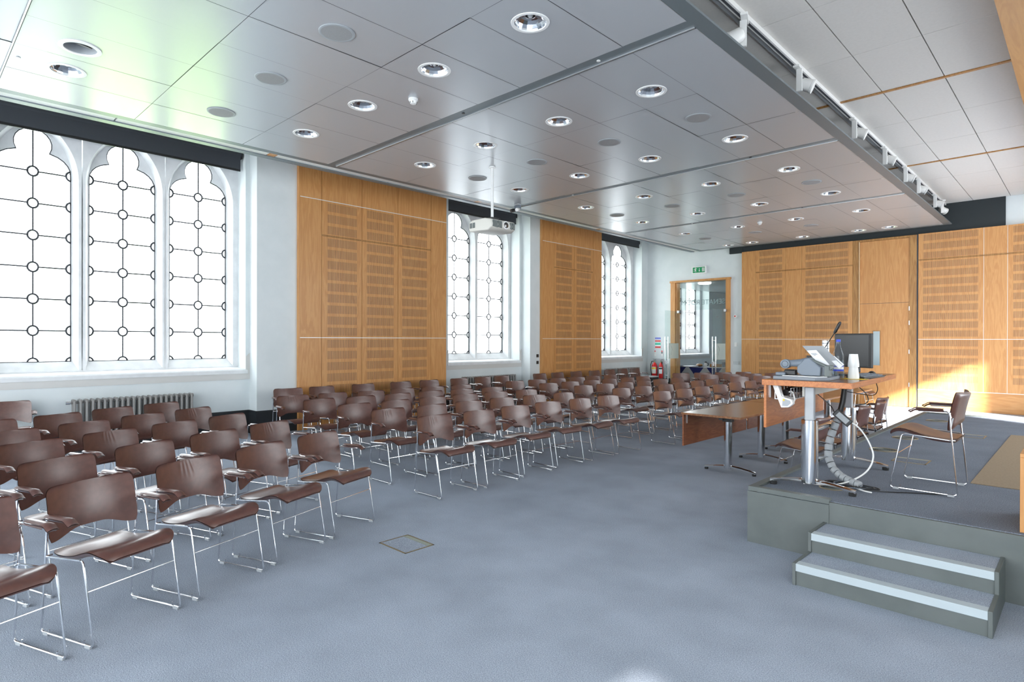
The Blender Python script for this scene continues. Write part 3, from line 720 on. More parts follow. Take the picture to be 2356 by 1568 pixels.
# ceiling spot camera
t = thing('ceiling_camera', 'small black and white double spot hanging from the ceiling by the second window', 'camera', (-8.15, 8.58, ZC))
MB().box(-.05, .05, -.05, .05, -.03, 0).build('base', m_lightgrey, t, bev=.004)
MB().box(-.07, .07, -.03, .03, -.10, -.03).build('bracket', m_grey, t, bev=.01)
for s, mm in ((-.05, m_black), (.05, m_white)):
    MB().lathe([(.03, 0), (.035, .02), (.035, .09), (.0, .09)], c=(s, -.03, -.12), ax=(.3 if s > 0 else -.3, -.8, -.25), n=16).build('lamp_head', mm, t, smooth=True)
# projector
t = thing('projector', 'white ceiling projector hanging on a pole before the middle window', 'projector', (-6.69, 6.47, 0), R(-3))
MB().lathe([(.022, 3.47), (.022, ZC)], n=14).lathe([(.05, ZC - .02), (.05, ZC)], n=20).build('pole', m_white, t, smooth=True)
MB().box(-.09, .09, -.09, .09, 3.475, 3.50).tube([(-.12, -.1, 3.40), (-.1, -.08, 3.49), (.1, .08, 3.49), (.12, .1, 3.40)], .012, 6).build('mount', m_black, t)
prof = [(-.27, 3.33), (-.25, 3.29), (.18, 3.27), (.26, 3.31), (.27, 3.36), (.25, 3.43), (.1, 3.465), (-.2, 3.465), (-.27, 3.43)]
MB().prism(prof, -.25, .25).build('body', m_offwhite, t, bev=.02, seg=3, smooth=True)
MB().lathe([(.062, 0), (.062, .03), (.05, .032)], c=(.235, .05, 3.365), ax=(1, 0, 0), n=28).build('lens_ring', m_white, t, smooth=True)
MB().lathe([(.049, .02), (.044, .036), (.02, .044), (0, .046)], c=(.235, .05, 3.365), ax=(1, 0, 0), n=24).build('lens', m_lens, t, smooth=True)
for y0, y1 in ((-.22, -.125), (-.115, -.04), (.135, .165), (.175, .225)): MB().prism([(y0, 3.32), (y1, 3.31), (y1, 3.41), (y0, 3.415)], .262, .274, 'X').build('vent_grille', m_steelgrey, t)
for x0 in (-.24, -.17): MB().box(x0, x0 + .055, -.254, -.248, 3.34, 3.42).build('side_vent', m_steelgrey, t)
# lighting track and spotlights on the stage side
t = thing('lighting_track', 'long white lighting track on the upper ceiling beside the metal ceiling', 'lighting track', (-2.47, 0, ZU))
MB().box(-.03, .03, -3, 17.1, -.05, 0).build('rail', m_white, t)
MB().box(-.012, .012, -3, 17.1, -.053, -.048).build('slot', m_joint, t)
MB().box(-.09, -.035, -3, 17.1, -.03, 0).build('side_channel', m_lightgrey, t)
def track_spot(lab):
    t = thing('track_spotlight', lab, 'spotlight', (0, 0, 0), 0, 'white spotlights on the lighting track')
    MB().box(-.035, .035, -.11, .11, -.075, -.05).build('clamp', m_white, t, bev=.004)
    MB().box(-.02, .045, -.035, .0, -.33, -.07).build('gear_box', m_white, t, bev=.006)
    MB().lathe([(.05, -.07), (.068, -.05), (.072, .05), (.078, .055), (.078, .075), (.066, .075)], c=(.075, .055, -.25), ax=(.86, .2, -.42), n=28).build('lamp_head', m_white, t, smooth=True)
    MB().lathe([(.064, .06), (.05, .05), (0, .045)], c=(.075, .055, -.25), ax=(.86, .2, -.42), n=24).build('lamp_lens', m_lens, t, smooth=True)
    return t
ts0 = track_spot('white track spotlight nearest the camera, turned away over the metal ceiling'); tch = [(c, []) for c in kids(ts0)]
ts0.location = (-2.45, 5.80, ZU); ts0.rotation_euler = (0, 0, R(200))
for i, y in enumerate((7.31, 9.56, 11.32, 12.83, 13.98, 15.71, 16.48)):
    dup(ts0, (-2.45, y, ZU), R(random.uniform(-8, 8)) if i < 6 else R(40), 'white track spotlight, %s along the track from the near end' % ORD[i + 1], ch=tch)

# hall lamp + catering table
tag(MB().lathe([(.2, 0), (.2, -.03), (.17, -.045), (0, -.05)], n=24).build('ceiling_lamp', m_lamp, smooth=True), 'round lit ceiling lamp in the hall beyond the glass doors', 'ceiling light').location = (-8.92, 18.11, 3.46)
t = thing('catering_table', 'catering table beyond the glass doors', 'table', (-9.2, 19.0, 0), R(6))
MB().box(-1.1, 1.1, -.4, .4, .68, .71).build('tabletop', m_white, t)
for sx in (-1, 1):
    for sy in (-.35, .35): MB().tube([(sx, sy, 0), (sx, sy, .69)], .018, 8).build('leg', m_alu, t)
q = MB().box(-1.12, 1.12, -.42, .42, .712, .718).box(-1.12, 1.12, -.425, -.42, .05, .716)
tag(q.build('tablecloth', m_cloth), 'pale grey cloth covering the catering table', 'tablecloth').location = (-9.2, 19.0, 0)
bpy.data.objects['tablecloth'].rotation_euler = (0, 0, R(6))
q = MB()
for i in range(4):
    x0 = -1.12 + i * .6; q.add([(x0, -.428, .716), (x0 + .5, -.428, .716), (x0 + .25, -.432, .38)], [(0, 1, 2)])
q.box(-1.12, -.2, -.3, .3, .719, .722)
tag(q.build('table_runner', m_navy), 'navy blue pointed overcloth hanging over the catering table edge', 'tablecloth').location = (-9.2, 19.0, 0)
bpy.data.objects['table_runner'].rotation_euler = (0, 0, R(6))
def small(name, mbb, m, label, cat, loc, group=None, **k):
    o = mbb.build(name, m, **k); o.location = loc; return tag(o, label, cat, group)
small('serving_tray', MB().lathe([(.22, 0), (.27, .015), (.26, .02), (0, .012)], n=28), m_alu, 'round silver tray at the left of the catering table', 'tray', (-9.78, 18.84, .725), smooth=True)
small('bread_basket', MB().lathe([(.09, 0), (.12, .04), (.08, .08), (0, .09)], n=20), m_oakdeep, 'low brown basket on the catering table behind the tray', 'basket', (-9.66, 19.24, .725), smooth=True)
t = thing('coffee_pot', 'small dark and white coffee pot on the catering table', 'coffee pot', (-9.42, 19.22, .722))
MB().lathe([(.05, 0), (.06, .05), (.04, .13), (0, .14)], n=18).build('body', m_white, t, smooth=True)
MB().tube([(.04, 0, .12), (.09, 0, .11), (.09, 0, .05), (.055, 0, .03)], .009, 8).lathe([(.045, .13), (.03, .17), (0, .175)], n=16).build('lid_and_handle', m_black, t, smooth=True)
small('wooden_box', MB().box(-.17, .17, -.1, .1, 0, .1), m_oakdeep, 'brown box in the middle of the catering table', 'box', (-9.0, 19.1, .722), bev=.005)
for i in range(4):
    small('water_jug', MB().lathe([(.035, 0), (.045, .12), (.05, .16), (.047, .16), (.03, .01)], n=16), m_bottle, 'clear glass jug on the catering table, %s from the left' % ORD[i], 'jug', (-8.78 + .11 * i, 19.2 - .05 * (i % 2), .722), 'clear jugs on the catering table', smooth=True)
for i in range(2):
    small('plate_stack', MB().lathe([(.08, 0), (.13, .03), (.12, .06), (0, .05)], n=24), m_white, 'white plate stack on the catering table, %s' % ('nearer the jugs' if i == 0 else 'at the right end'), 'plates', (-8.33 + .28 * i, 19.0 + .1 * i, .722), 'plate stacks on the catering table', smooth=True)
#PART2

# ================================================================== STEPS UP TO THE STAGE
t = thing('stage_steps', 'two grey carpeted steps with pale nosings against the stage front', 'steps', (-.90, 4.15, 0))
for s in (-1, 1):
    a = .522 * s
    x0, x1 = sorted((a, a - .022 * s))
    MB().prism([(0, 0), (.643, 0), (.643, .278), (.305, .278), (.305, .146), (0, .146)], x0, x1, 'X').build('side_board', m_stagepaint, t, bev=.003)
for k, (y, z) in enumerate(((.012, .14), (.317, .27))):
    MB().box(-.5, .5, y, y + .02, z - .14 if k == 0 else z - .13, z - .01).build('riser', m_stagepaint, t)
    MB().box(-.5, .5, y + .05, y + (.305 if k == 0 else .325), z - .02, z).build('tread', m_carpet, t)
    MB().prism([(y - .012, z - .045), (y + .0, z - .045), (y + .0, z - .01), (y + .055, z - .004), (y + .055, z + .006), (y - .012, z + .004)], -.5, .5, 'X').build('nosing', m_nosing, t, bev=.002)

# ================================================================== CHAIRS
def rr_path(pts, r=.03, n=5):
    """polyline with rounded corners"""
    P = [Vector(p) for p in pts]; out = [P[0]]
    for i in range(1, len(P) - 1):
        a, b, c = P[i - 1], P[i], P[i + 1]
        d1, d2 = (a - b), (c - b); rr = min(r, d1.length * .45, d2.length * .45)
        p, q = b + d1.normalized() * rr, b + d2.normalized() * rr
        for k in range(n + 1):
            u = k / n; out.append(p * (1 - u) ** 2 + b * 2 * u * (1 - u) + q * u ** 2)
    out.append(P[-1]); return out
def smooth01(x): x = max(0, min(1, x)); return x * x * (3 - 2 * x)
def seat_mb():
    m = MB(); nu, nv = 26, 20
    prof = [(-.215, .440), (-.17, .432), (-.10, .436), (-.03, .448), (.03, .464), (.09, .484), (.14, .494), (.18, .490), (.214, .474), (.238, .451)]
    def prf(u):
        t = u * (len(prof) - 1); i = min(int(t), len(prof) - 2); f = t - i
        p = [Vector(prof[max(0, min(len(prof) - 1, i + k))]) for k in (-1, 0, 1, 2)]
        return .5 * ((2 * p[1]) + (-p[0] + p[2]) * f + (2 * p[0] - 5 * p[1] + 4 * p[2] - p[3]) * f * f + (-p[0] + 3 * p[1] - 3 * p[2] + p[3]) * f ** 3)
    def pt(u, v, under):
        x, z = prf(u); s = v * 2 - 1
        hw = .205 + .024 * smooth01(u * 1.4)
        e = 1.
        if u > .70: e = math.sqrt(max(.0, 1 - ((u - .70) / .302) ** 2)) * .34 + .66
        if u < .10: e = math.sqrt(max(0, 1 - ((.10 - u) / .11) ** 2)) * .14 + .86
        y = s * hw * e
        z += -.014 * (1 - s * s) * smooth01((u - .1) * 2) * (1 - smooth01((u - .62) * 4)) + .006 * s * s * (1 - smooth01(u * 3))
        z -= .006 * smooth01((abs(s) - .80) / .2) + .010 * smooth01((u - .93) / .07)
        th = .030 * math.sqrt(max(.02, 1 - max(max(0, (abs(s) - .86) / .14), max(0, (u - .92) / .08), max(0, (.06 - u) / .06)) ** 2))
        return (x, y, z - (th if under else 0))
    m.grid(lambda u, v: pt(u, v, False), nu, nv); m.grid(lambda u, v: pt(u, 1 - v, True), nu, nv)
    return m
def back_mb(creased=False):
    m = MB(); nu, nv = 30, 16      # u across, v up
    def pt(u, v, rear):
        s = u * 2 - 1; v = 1 - (1 - v) ** 1.7
        zb = .500 + .042 * (1 - smooth01((abs(s) - .25) / .7))
        zt = .790 + .006 * smooth01((abs(s) - .35) / .5)
        hw = .249 - .006 * v
        r = .16
        e = 1.
        if v > 1 - r: k = (v - 1 + r) / r; e = 1 - .15 * (1 - math.sqrt(max(0, 1 - k * k)))
        if v < .08: k = (.08 - v) / .08; e = 1 - .05 * (1 - math.sqrt(max(0, 1 - k * k)))
        y = -s * hw * e; z = zb + (zt - zb) * v
        x = -.203 - .048 * v ** 1.6 + .047 * s * s - .004
        th = .020 * (1 - .92 * max(smooth01((abs(s) - .88) / .12), smooth01((v - .93) / .07), smooth01((.05 - v) / .05)))
        if creased and not rear:
            for c0, sl in ((-.20, .18), (-.08, .1), (.03, .02), (.15, -.08)):
                d = (s - c0 - sl * (v - .85)) / .035
                x -= .003 * math.exp(-d * d) * smooth01((v - .45) * 2.4) * (1 - smooth01((v - .9) * 9))
        return (x - (th if rear else -.004), y, z)
    m.grid(lambda u, v: pt(u, v, False), nu * (2 if creased else 1), nv); m.grid(lambda u, v: pt(1 - u, v, True), nu, nv)
    return m
def make_chair(name, label, creased=False, glides=True, gl='brown leather chairs'):
    t = thing(name, label, 'chair')
    seat_mb().build('seat', m_leather, t, smooth=True, ang=80)
    back_mb(creased).build('backrest', m_leather, t, smooth=True, ang=80)
    for s in (-1, 1):
        y = .252 * s
        f = MB()
        f.tube(rr_path([(-.172, y, .640), (-.178, y, .50), (-.222, y, .014), (.222, y, .014), (.138, y, .452), (-.185, y, .428), (-.200, y * .84, .424)], .028), .0058, 8)
        f.tube([(-.178, y, .52), (-.19, y * .93, .60)], .0055, 6)
        f.tube(rr_path([(-.178, y, .60), (-.166, y, .648), (.03, y, .642)], .03), .0062, 8)
        for x in (-.15, .15): f.tube([(x, y, .012), (x, y, .036)], .0045, 6)
        fr = f.build('side_frame', m_chrome, t, smooth=True)
        if glides:
            for x in (-.18, .18): MB().box(x - .022, x + .022, y - .007, y + .007, 0, .018).build('glide', m_lightgrey, fr, bev=.003)
        a = MB(); yc = y + .016 * s
        def pad(u, v, lo):
            q = v * 2 - 1; x = -.135 + .225 * u; e = min(1, math.sqrt(max(0, 1 - (max(0, .1 - u) / .1) ** 2)) * .3 + .7)
            z = .668 - .006 * q * q - .022 * smooth01((u - .78) / .22) * 1.2 + .003 * (1 - q * q)
            w = .0295 * e
            th = .022 * math.sqrt(max(.03, 1 - max(max(0, (abs(q) - .6) / .4), max(0, (u - .93) / .07)) ** 2))
            return (x, yc + q * w, z - (th if lo else 0))
        a.grid(lambda u, v: pad(u, v, 0), 14, 6); a.grid(lambda u, v: pad(u, 1 - v, 1), 14, 6)
        a.build('armrest', m_leather, t, smooth=True, ang=80)
    MB().tube([(.165, -.247, .29), (.165, .247, .29)], .0035, 6).build('stretcher', m_chrome, t)
    return t
near0 = make_chair('leather_chair', 'x'); near1 = make_chair('leather_chair', 'x', creased=True)
def family(o): return [(c, kids(c)) for c in kids(o)]
fam = {0: (near0, family(near0)), 1: (near1, family(near1))}
used = {0: False, 1: False}
def place(x, y, ang, label, group, creased=0, z=0., light=False):
    root, ch = fam[creased]
    if not used[creased]:
        used[creased] = True; root.location = (x, y, z); root.rotation_euler = (0, 0, R(ang)); root['label'] = label; root['group'] = group; return root
    if light: ch = [(c, []) for c, g in ch]
    return dup(root, (x, y, z), R(ang), label, group, ch)
def lab(creased, s): return ('creased ' if creased else '') + 'brown leather chair ' + s
def from_top(x, y, ang):    # the point under the top of the backrest -> chair origin
    a = R(ang); return x + .20 * math.cos(a), y + .20 * math.sin(a)
def even(row, mn=.632):
    n = len(row); m = (n - 1) / 2
    out = []
    ax = sum(p[0] for p in row) / n; ay = sum(p[1] for p in row) / n; q = sum((i - m) ** 2 for i in range(n))
    bx = sum((i - m) * p[0] for i, p in enumerate(row)) / q; by = sum((i - m) * p[1] for i, p in enumerate(row)) / q
    L = math.hypot(bx, by); k = max(1, mn / L)
    for i, p in enumerate(row): 
        rx, ry = ax + bx * k * (i - m), ay + by * k * (i - m)
        dx, dy = p[0] - rx, p[1] - ry; along = (dx * bx + dy * by) / L
        f = max(-.006, min(.006, along)) - along
        out.append((rx + (dx + bx / L * f) * .8, ry + (dy + by / L * f) * .8, p[2]))
    return out
ROWN = ['front', 'second', 'third', 'fourth', 'fifth']
jit = random.Random(3)
# near left block: five rows, numbered here from the centre aisle (A5 ... A1)
LB = [
 [(-4.87, 2.59, 0), (-4.66, 2.00, 0), (-4.43, 1.41, 1), (-4.21, .81, 0), (-4.0, .22, 0)],
 [(-5.86, 2.61, 1), (-5.60, 1.98, 0), (-5.37, 1.38, 0), (-5.12, .79, 0), (-4.90, .20, 0)],
 [(-6.76, 2.53, 0), (-6.55, 1.95, 0), (-6.32, 1.36, 1), (-6.10, .76, 0)],
 [(-7.70, 2.49, 1), (-7.47, 1.91, 0), (-7.20, 1.33, 0), (-6.96, .72, 0)],
 [(-8.62, 2.40, 0), (-8.42, 1.84, 0), (-8.13, 1.26, 0), (-7.90, .66, 0)]]
for r, row in enumerate(map(even, LB)):
    for c, (x, y, cr) in enumerate(row):
        a = 20.5 + jit.uniform(-1.5, 1.5)
        if (r, c) == (0, 0): a = 19
        ox, oy = from_top(x, y, a)
        place(ox, oy, a, lab(cr, '%s from the aisle, %s row of the near left block' % (ORD[c], ROWN[r])), 'near left block of chairs', cr)
ox, oy = from_top(-10.24, 1.05, -6)
place(ox, oy, -6, 'single brown leather chair against the wall left of the nearest radiator', 'near left block of chairs')
MBK = [
 [(-5.13, 4.08, 1), (-5.13, 4.75, 0), (-5.19, 5.44, 0), (-5.22, 6.10, 0), (-5.18, 6.73, 1), (-5.15, 7.36, 1)],
 [(-6.01, 4.09, 1), (-5.99, 4.72, 0), (-6.03, 5.41, 0), (-6.05, 6.08, 0), (-5.99, 6.68, 1), (-5.94, 7.26, 1)],
 [(-6.78, 4.10, 0), (-6.79, 4.74, 0), (-6.82, 5.42, 0), (-6.83, 6.07, 0), (-6.81, 6.70, 0), (-6.72, 7.25, 1)],
 [(-7.66, 4.12, 0), (-7.60, 4.72, 0), (-7.60, 5.36, 0), (-7.61, 6.01, 0), (-7.58, 6.64, 0), (-7.48, 7.17, 0)],
 [(-8.44, 4.12, 1), (-8.42, 4.75, 0), (-8.30, 5.33, 0), (-8.36, 5.98, 0), (-8.33, 6.61, 0), (-8.30, 7.20, 0)]]
for r, row in enumerate(map(even, MBK)):
    for c, (x, y, cr) in enumerate(row):
        a = jit.uniform(-2.5, 2.5) + (-3 if r == 0 and c == 5 else 0) - c * .3
        ox, oy = from_top(x, y, a)
        place(ox, oy, a, lab(cr, '%s from the near aisle, %s row of the middle block' % (ORD[c], ROWN[r])), 'middle block of chairs', cr, light=c > 2)
RB = [
 [(-5.0, 8.69, 0), (-4.96, 9.31, 0), (-4.98, 10.01, 0), (-4.97, 10.70, 0), (-5.0, 11.45, 0), (-4.97, 12.11, 0)],
 [(-5.81, 8.75, 0), (-5.78, 9.36, 0), (-5.70, 9.96, 1), (-5.74, 10.67, 0), (-5.76, 11.38, 0), (-5.77, 12.07, 0)],
 [(-6.64, 8.75, 0), (-6.60, 9.35, 0), (-6.57, 9.98, 0), (-6.55, 10.63, 0), (-6.55, 11.30, 0), (-6.50, 11.92, 0)],
 [(-7.45, 8.72, 0), (-7.43, 9.35, 0), (-7.36, 9.92, 0), (-7.38, 10.61, 0), (-7.34, 11.24, 0), (-7.36, 11.94, 0)],
 [(-8.30, 8.70, 1), (-8.27, 9.30, 0), (-8.22, 9.90, 0), (-8.18, 10.50, 0), (-8.24, 11.2, 0), (-8.19, 11.82, 0)]]
for r, row in enumerate(map(even, RB)):
    for c, (x, y, cr) in enumerate(row):
        a = -5 + jit.uniform(-2, 2); ox, oy = from_top(x, y, a)
        place(ox, oy, a, lab(cr, '%s from the near aisle, %s row of the block before the projector' % (ORD[c], ROWN[r]) if False else '%s from the near aisle, %s row of the far middle block' % (ORD[c], ROWN[r])), 'far middle block of chairs', cr, light=True)
FB = [
 [(-5.76, 13.40, 0), (-5.48, 14.01, 0), (-5.22, 14.62, 0), (-4.98, 15.22, 0)],
 [(-6.58, 13.62, 1), (-6.30, 14.23, 0), (-6.01, 14.85, 0), (-5.78, 15.44, 0)],
 [(-7.38, 13.72, 0), (-7.09, 14.30, 0), (-6.80, 14.86, 0), (-6.53, 15.46, 0)]]
for r, row in enumerate(map(even, FB)):
    for c, (x, y, cr) in enumerate(row):
        a = -27 + jit.uniform(-2, 2) - 4; ox, oy = from_top(x, y, a)
        place(ox, oy, a, lab(cr, '%s from the window side, %s row of the angled far block' % (ORD[c], ROWN[r])), 'angled far block of chairs', cr, light=True)
place(-3.72, 15.15, -4, 'brown leather chair standing alone before the tall oak door', 'angled far block of chairs', light=True)
WR = [4.62, 5.23, 6.06, 6.90, 7.60, 8.40, 9.08, 9.68, 11.0, 11.68, 12.45, 13.11, 13.82, 14.46, 15.09]
for i, y in enumerate(WR):
    x = -9.70 if i < 11 else -9.6
    a = jit.uniform(-2, 2) + (-6 if i == 0 else 0); ox, oy = from_top(x, y, a)
    place(ox, oy, a, lab(0, '%s from the near end of the row along the window wall' % ORD[i]), 'row of chairs along the window wall', light=True)
# chairs behind the low tables, backs to the stage edge, facing left
for i, (y, a, x) in enumerate(((7.02, 182, -2.30), (7.78, 178, -2.30), (8.57, 180, -2.27), (9.36, 183, -2.27), (10.10, 176, -2.40))):
    place(x, y, a, 'dark leather chair between the low tables and the stage edge, %s from the near end' % ORD[i], 'chairs behind the low tables')
place(-.944, 5.85, 180, 'dark leather chair standing alone on the stage behind the tall desk', 'stage chair', z=.43)

# ================================================================== FLIP TABLES
def tee_foot(x0, x1, z=0, part=None):
    q = MB(); xm = (x0 + x1) / 2
    n = 16
    def sec(u):
        x = x0 + (x1 - x0) * u; k = abs(u * 2 - 1); h = .018 + .042 * (1 - k ** 1.6); wd = .018 + .014 * (1 - k)
        return x, h, wd
    vs = []
    for i in range(n + 1):
        x, h, wd = sec(i / n)
        b = h - .018
        vs += [(x, -wd, b), (x, wd, b), (x, wd, h - .004), (x, wd * .5, h + .006), (x, -wd * .5, h + .006), (x, -wd, h - .004)]
    fs = [(i * 6 + j, i * 6 + (j + 1) % 6, i * 6 + 6 + (j + 1) % 6, i * 6 + 6 + j) for i in range(n) for j in range(6)]
    fs += [tuple(range(6))[::-1], tuple(n * 6 + j for j in range(6))]
    vs = [(a, b, c + .022 + z) for a, b, c in vs]
    q.add(vs, fs); return q
def low_table(y0, lab_):
    t = thing('flip_table', lab_, 'table', (0, y0, 0), 0, 'low dark wood tables in a row before the stage')
    MB().box(-3.60, -2.865, 0, 1.87, .712, .738).build('tabletop', m_desktop, t, bev=.003)
    MB().box(-3.59, -3.572, .01, 1.86, .33, .712).build('modesty_panel', m_table, t, bev=.002)
    for y in (.08, 1.70): MB().box(-3.572, -3.56, y, y + .012, .60, .712).build('panel_bracket', m_alu, t)
    MB().box(-3.24, -3.19, .25, 1.65, .655, .70).box(-3.45, -2.98, .38, .48, .685, .712).box(-3.45, -2.98, 1.42, 1.52, .685, .712).build('under_frame', m_black, t, bev=.004)
    for y in (.43, 1.46):
        l = MB().lathe([(.048, .045), (.048, .62), (.03, .63), (.0, .63)], c=(-3.2, y, 0), n=24).build('column', m_chrome, t, smooth=True)
        MB().box(-3.26, -3.14, y - .04, y + .04, .62, .70).build('pivot', m_black, l, bev=.008)
        f = tee_foot(-3.50, -2.86).build('foot', m_chrome, t, smooth=True); f.location = (0, y, 0)
        for x in (-3.48, -2.88): MB().lathe([(.022, 0), (.024, .02), (.018, .03), (0, .03)], c=(x, 0, 0), n=14).build('glide', m_rubber, f, smooth=True)
    return t
tb = low_table(6.70, 'low dark wood table nearest the camera, its front board facing the chairs')
tbc = family(tb)
dup(tb, (0, 8.62, 0), 0, 'low dark wood table in the middle of the row, mostly behind the tall desk', ch=tbc)
dup(tb, (0, 10.54, 0), 0, 'low dark wood table at the far end of the row near the stage corner', ch=tbc)

# ================================================================== TALL DESK ON THE STAGE
ZD = 1.31; ZS = .43
t = thing('standing_desk', 'tall cherry veneer desk on chrome columns on the stage corner', 'desk', (0, 0, ZS), R(2.1))
_p = Vector((-1.245, 4.835, 0)); _l = _p - Matrix.Rotation(R(2.1), 3, 'Z') @ _p; t.location = (_l.x, _l.y, ZS)
z = lambda v: v - ZS
dk = t
MB().box(-1.885, -1.245, 4.835, 6.50, z(ZD - .045), z(ZD)).build('desktop', [m_desk, m_desktop], t, bev=.003)
dt = [c for c in kids(t)][0]
for p in dt.data.polygons:
    if p.normal.z > .9: p.material_index = 1
MB().box(-1.878, -1.858, 4.86, 6.47, z(.925), z(ZD - .045)).build('modesty_panel', m_desk, t, bev=.002)
for y in (4.93, 6.3): MB().box(-1.858, -1.848, y, y + .014, z(1.16), z(ZD - .045)).build('panel_bracket', m_alu, t)
for y in (5.105, 6.345):
    c = MB().lathe([(.062, .055), (.062, z(.985)), (.05, z(.99)), (0, z(.99))], c=(-1.603, y, 0), n=32).build('column', m_chrome, t, smooth=True)
    MB().box(-1.638, -1.568, y - .028, y + .028, z(.98), z(ZD - .06)).build('inner_column', m_coltube, c, bev=.008)
    MB().box(-1.668, -1.538, y - .06, y + .06, z(ZD - .06), z(ZD - .046)).build('top_plate', m_alu, c, bev=.004)
    f = tee_foot(-1.905, -1.275).build('foot', m_chrome, t, smooth=True); f.location = (0, y, 0)
    for x in (-1.882, -1.298): MB().lathe([(.026, 0), (.028, .022), (.02, .03), (0, .03)], c=(x, 0, 0), n=16).build('glide', m_rubber, f, smooth=True)
MB().tube([(-1.59, 5.105, z(.90)), (-1.59, 6.345, z(.90))], .022, 14).build('cross_bar', m_chrome, t, smooth=True)
MB().box(-1.66, -1.62, 5.1, 6.3, z(1.17), z(ZD - .05)).build('under_beam', m_offwhite, t, bev=.003)
q = MB()
for i in range(19):
    y = 4.95 + i * .075; q.tube([(-1.82, y, z(1.24)), (-1.82, y, z(1.15)), (-1.70, y, z(1.15)), (-1.70, y, z(1.24))], .0035, 4)
for x, zz in ((-1.82, 1.24), (-1.82, 1.15), (-1.76, 1.15), (-1.70, 1.15), (-1.70, 1.24), (-1.70, 1.195)): q.tube([(x, 4.95, z(zz)), (x, 6.3, z(zz))], .0035, 4)
q.build('cable_tray', m_alu, t)
# power module hanging on the tray end
t = thing('power_strip', 'white power strip hanging from the near end of the cable tray', 'power strip', (-1.765, 4.905, 1.245))
MB().prism([(-.075, .02), (-.03, .02), (-.0, -.07), (.075, -.09), (.085, -.125), (.05, -.155), (-.005, -.16)], 0, .055).build('case', m_white, t, bev=.006)
MB().prism([(.01, -.085), (.065, -.1), (.07, -.12), (.045, -.145), (.005, -.145)], -.003, .002).build('window', m_lightgrey, t)
MB().box(.012, .024, -.006, -.002, -.105, -.09).build('yellow_marker', m_yellow, t)
def cable(name, pts, r, m, label, group='cables under the tall desk', n=7):
    # smooth through the points
    P = [Vector(p) for p in pts]; out = []
    for i in range(len(P) - 1):
        p = [P[max(0, i - 1)], P[i], P[i + 1], P[min(len(P) - 1, i + 2)]]
        for k in range(6):
            f = k / 6; out.append(.5 * ((2 * p[1]) + (-p[0] + p[2]) * f + (2 * p[0] - 5 * p[1] + 4 * p[2] - p[3]) * f * f + (-p[0] + 3 * p[1] - 3 * p[2] + p[3]) * f ** 3))
    out.append(P[-1])
    return tag(MB().tube(out, r, n).build(name, m, smooth=True), label, 'cable', group)
cable('cable', [(-1.79, 4.93, 1.22), (-1.74, 4.93, 1.15), (-1.69, 4.97, 1.14), (-1.72, 5.0, 1.21), (-1.78, 5.02, 1.17), (-1.70, 5.05, 1.15)], .006, m_white, 'white cable looped beside the power strip')
cable('cable', [(-1.77, 5.0, 1.20), (-1.76, 5.2, 1.22), (-1.79, 5.5, 1.19), (-1.78, 5.9, 1.21), (-1.80, 6.25, 1.2)], .028, m_black, 'thick bundle of black cables lying in the cable tray')
cable('cable', [(-1.70, 5.55, 1.16), (-1.60, 5.58, 1.06), (-1.55, 5.5, 1.02), (-1.48, 5.45, .96)], .004, m_black, 'thin black cable drooping from the tray to the power adapter')
cable('cable', [(-1.72, 5.5, 1.15), (-1.73, 5.5, .95), (-1.75, 5.55, .78), (-1.78, 5.6, .60), (-1.74, 5.62, .45)], .004, m_black, 'thin black cable falling straight from the tray to the stage')
cable('cable', [(-1.5, 5.9, 1.24), (-1.42, 5.95, 1.15), (-1.40, 5.9, 1.08), (-1.48, 5.85, 1.05)], .004, m_black, 'thin black cable curling beside the far column')
cable('cable', [(-1.31, 5.8, 1.264), (-1.31, 5.85, 1.20), (-1.36, 5.95, 1.145), (-1.45, 6.0, 1.14), (-1.6, 6.0, 1.16)], .0035, m_black, 'thin black cable under the right edge of the tall desk')
cable('cable', [(-1.42, 5.48, .95), (-1.36, 5.50, .90), (-1.30, 5.52, .80), (-1.26, 5.5, .68), (-1.30, 5.45, .56), (-1.42, 5.38, .47), (-1.55, 5.30, .442), (-1.66, 5.27, .442), (-1.61, 5.33, .455), (-1.70, 5.22, .442)], .0065, m_white, 'white cable sweeping from the power adapter down to the stage')
t = thing('power_adapter', 'black power adapter with white sticker hanging under the tall desk', 'power adapter', (-1.475, 5.46, .98), 0)
t.rotation_euler = (0, R(42), R(12))
MB().box(-.075, .075, -.018, .018, -.032, .032).build('case', m_black, t, bev=.006)
MB().box(-.05, .05, -.0195, -.0175, -.02, .022).build('sticker', m_lightgrey, t)
# cable spine
t = thing('cable_spine', 'segmented grey cable spine curving from the tall desk to the stage', 'cable guide')
sp_pts = [Vector(p) for p in ((-1.50, 5.62, 1.24), (-1.515, 5.61, 1.10), (-1.54, 5.6, .98), (-1.575, 5.56, .86), (-1.60, 5.53, .74), (-1.595, 5.5, .63), (-1.55, 5.47, .55), (-1.48, 5.44, .50), (-1.40, 5.41, .475), (-1.32, 5.38, .46))]
MB().tube(sp_pts[:3], .022, 10).build('black_sleeve', m_black, t, smooth=True)
pp = []
for i in range(2, len(sp_pts) - 1):
    for k in range(4): pp.append(sp_pts[i].lerp(sp_pts[i + 1], k / 4))
for i in range(0, len(pp) - 1, 2):
    a, b = pp[i], pp[i + 1]; dd = (b - a); a2 = a + dd * .08; b2 = a + dd * 1.85
    MB().tube([a2, a2.lerp(b2, .1), a2.lerp(b2, .9), b2], [.027, .031, .031, .027], 10).build('spine_segment', m_lightgrey, t, smooth=True)
MB().tube(pp, .012, 8).build('cable_core', m_black, t, smooth=True)
rc = random.Random(5)
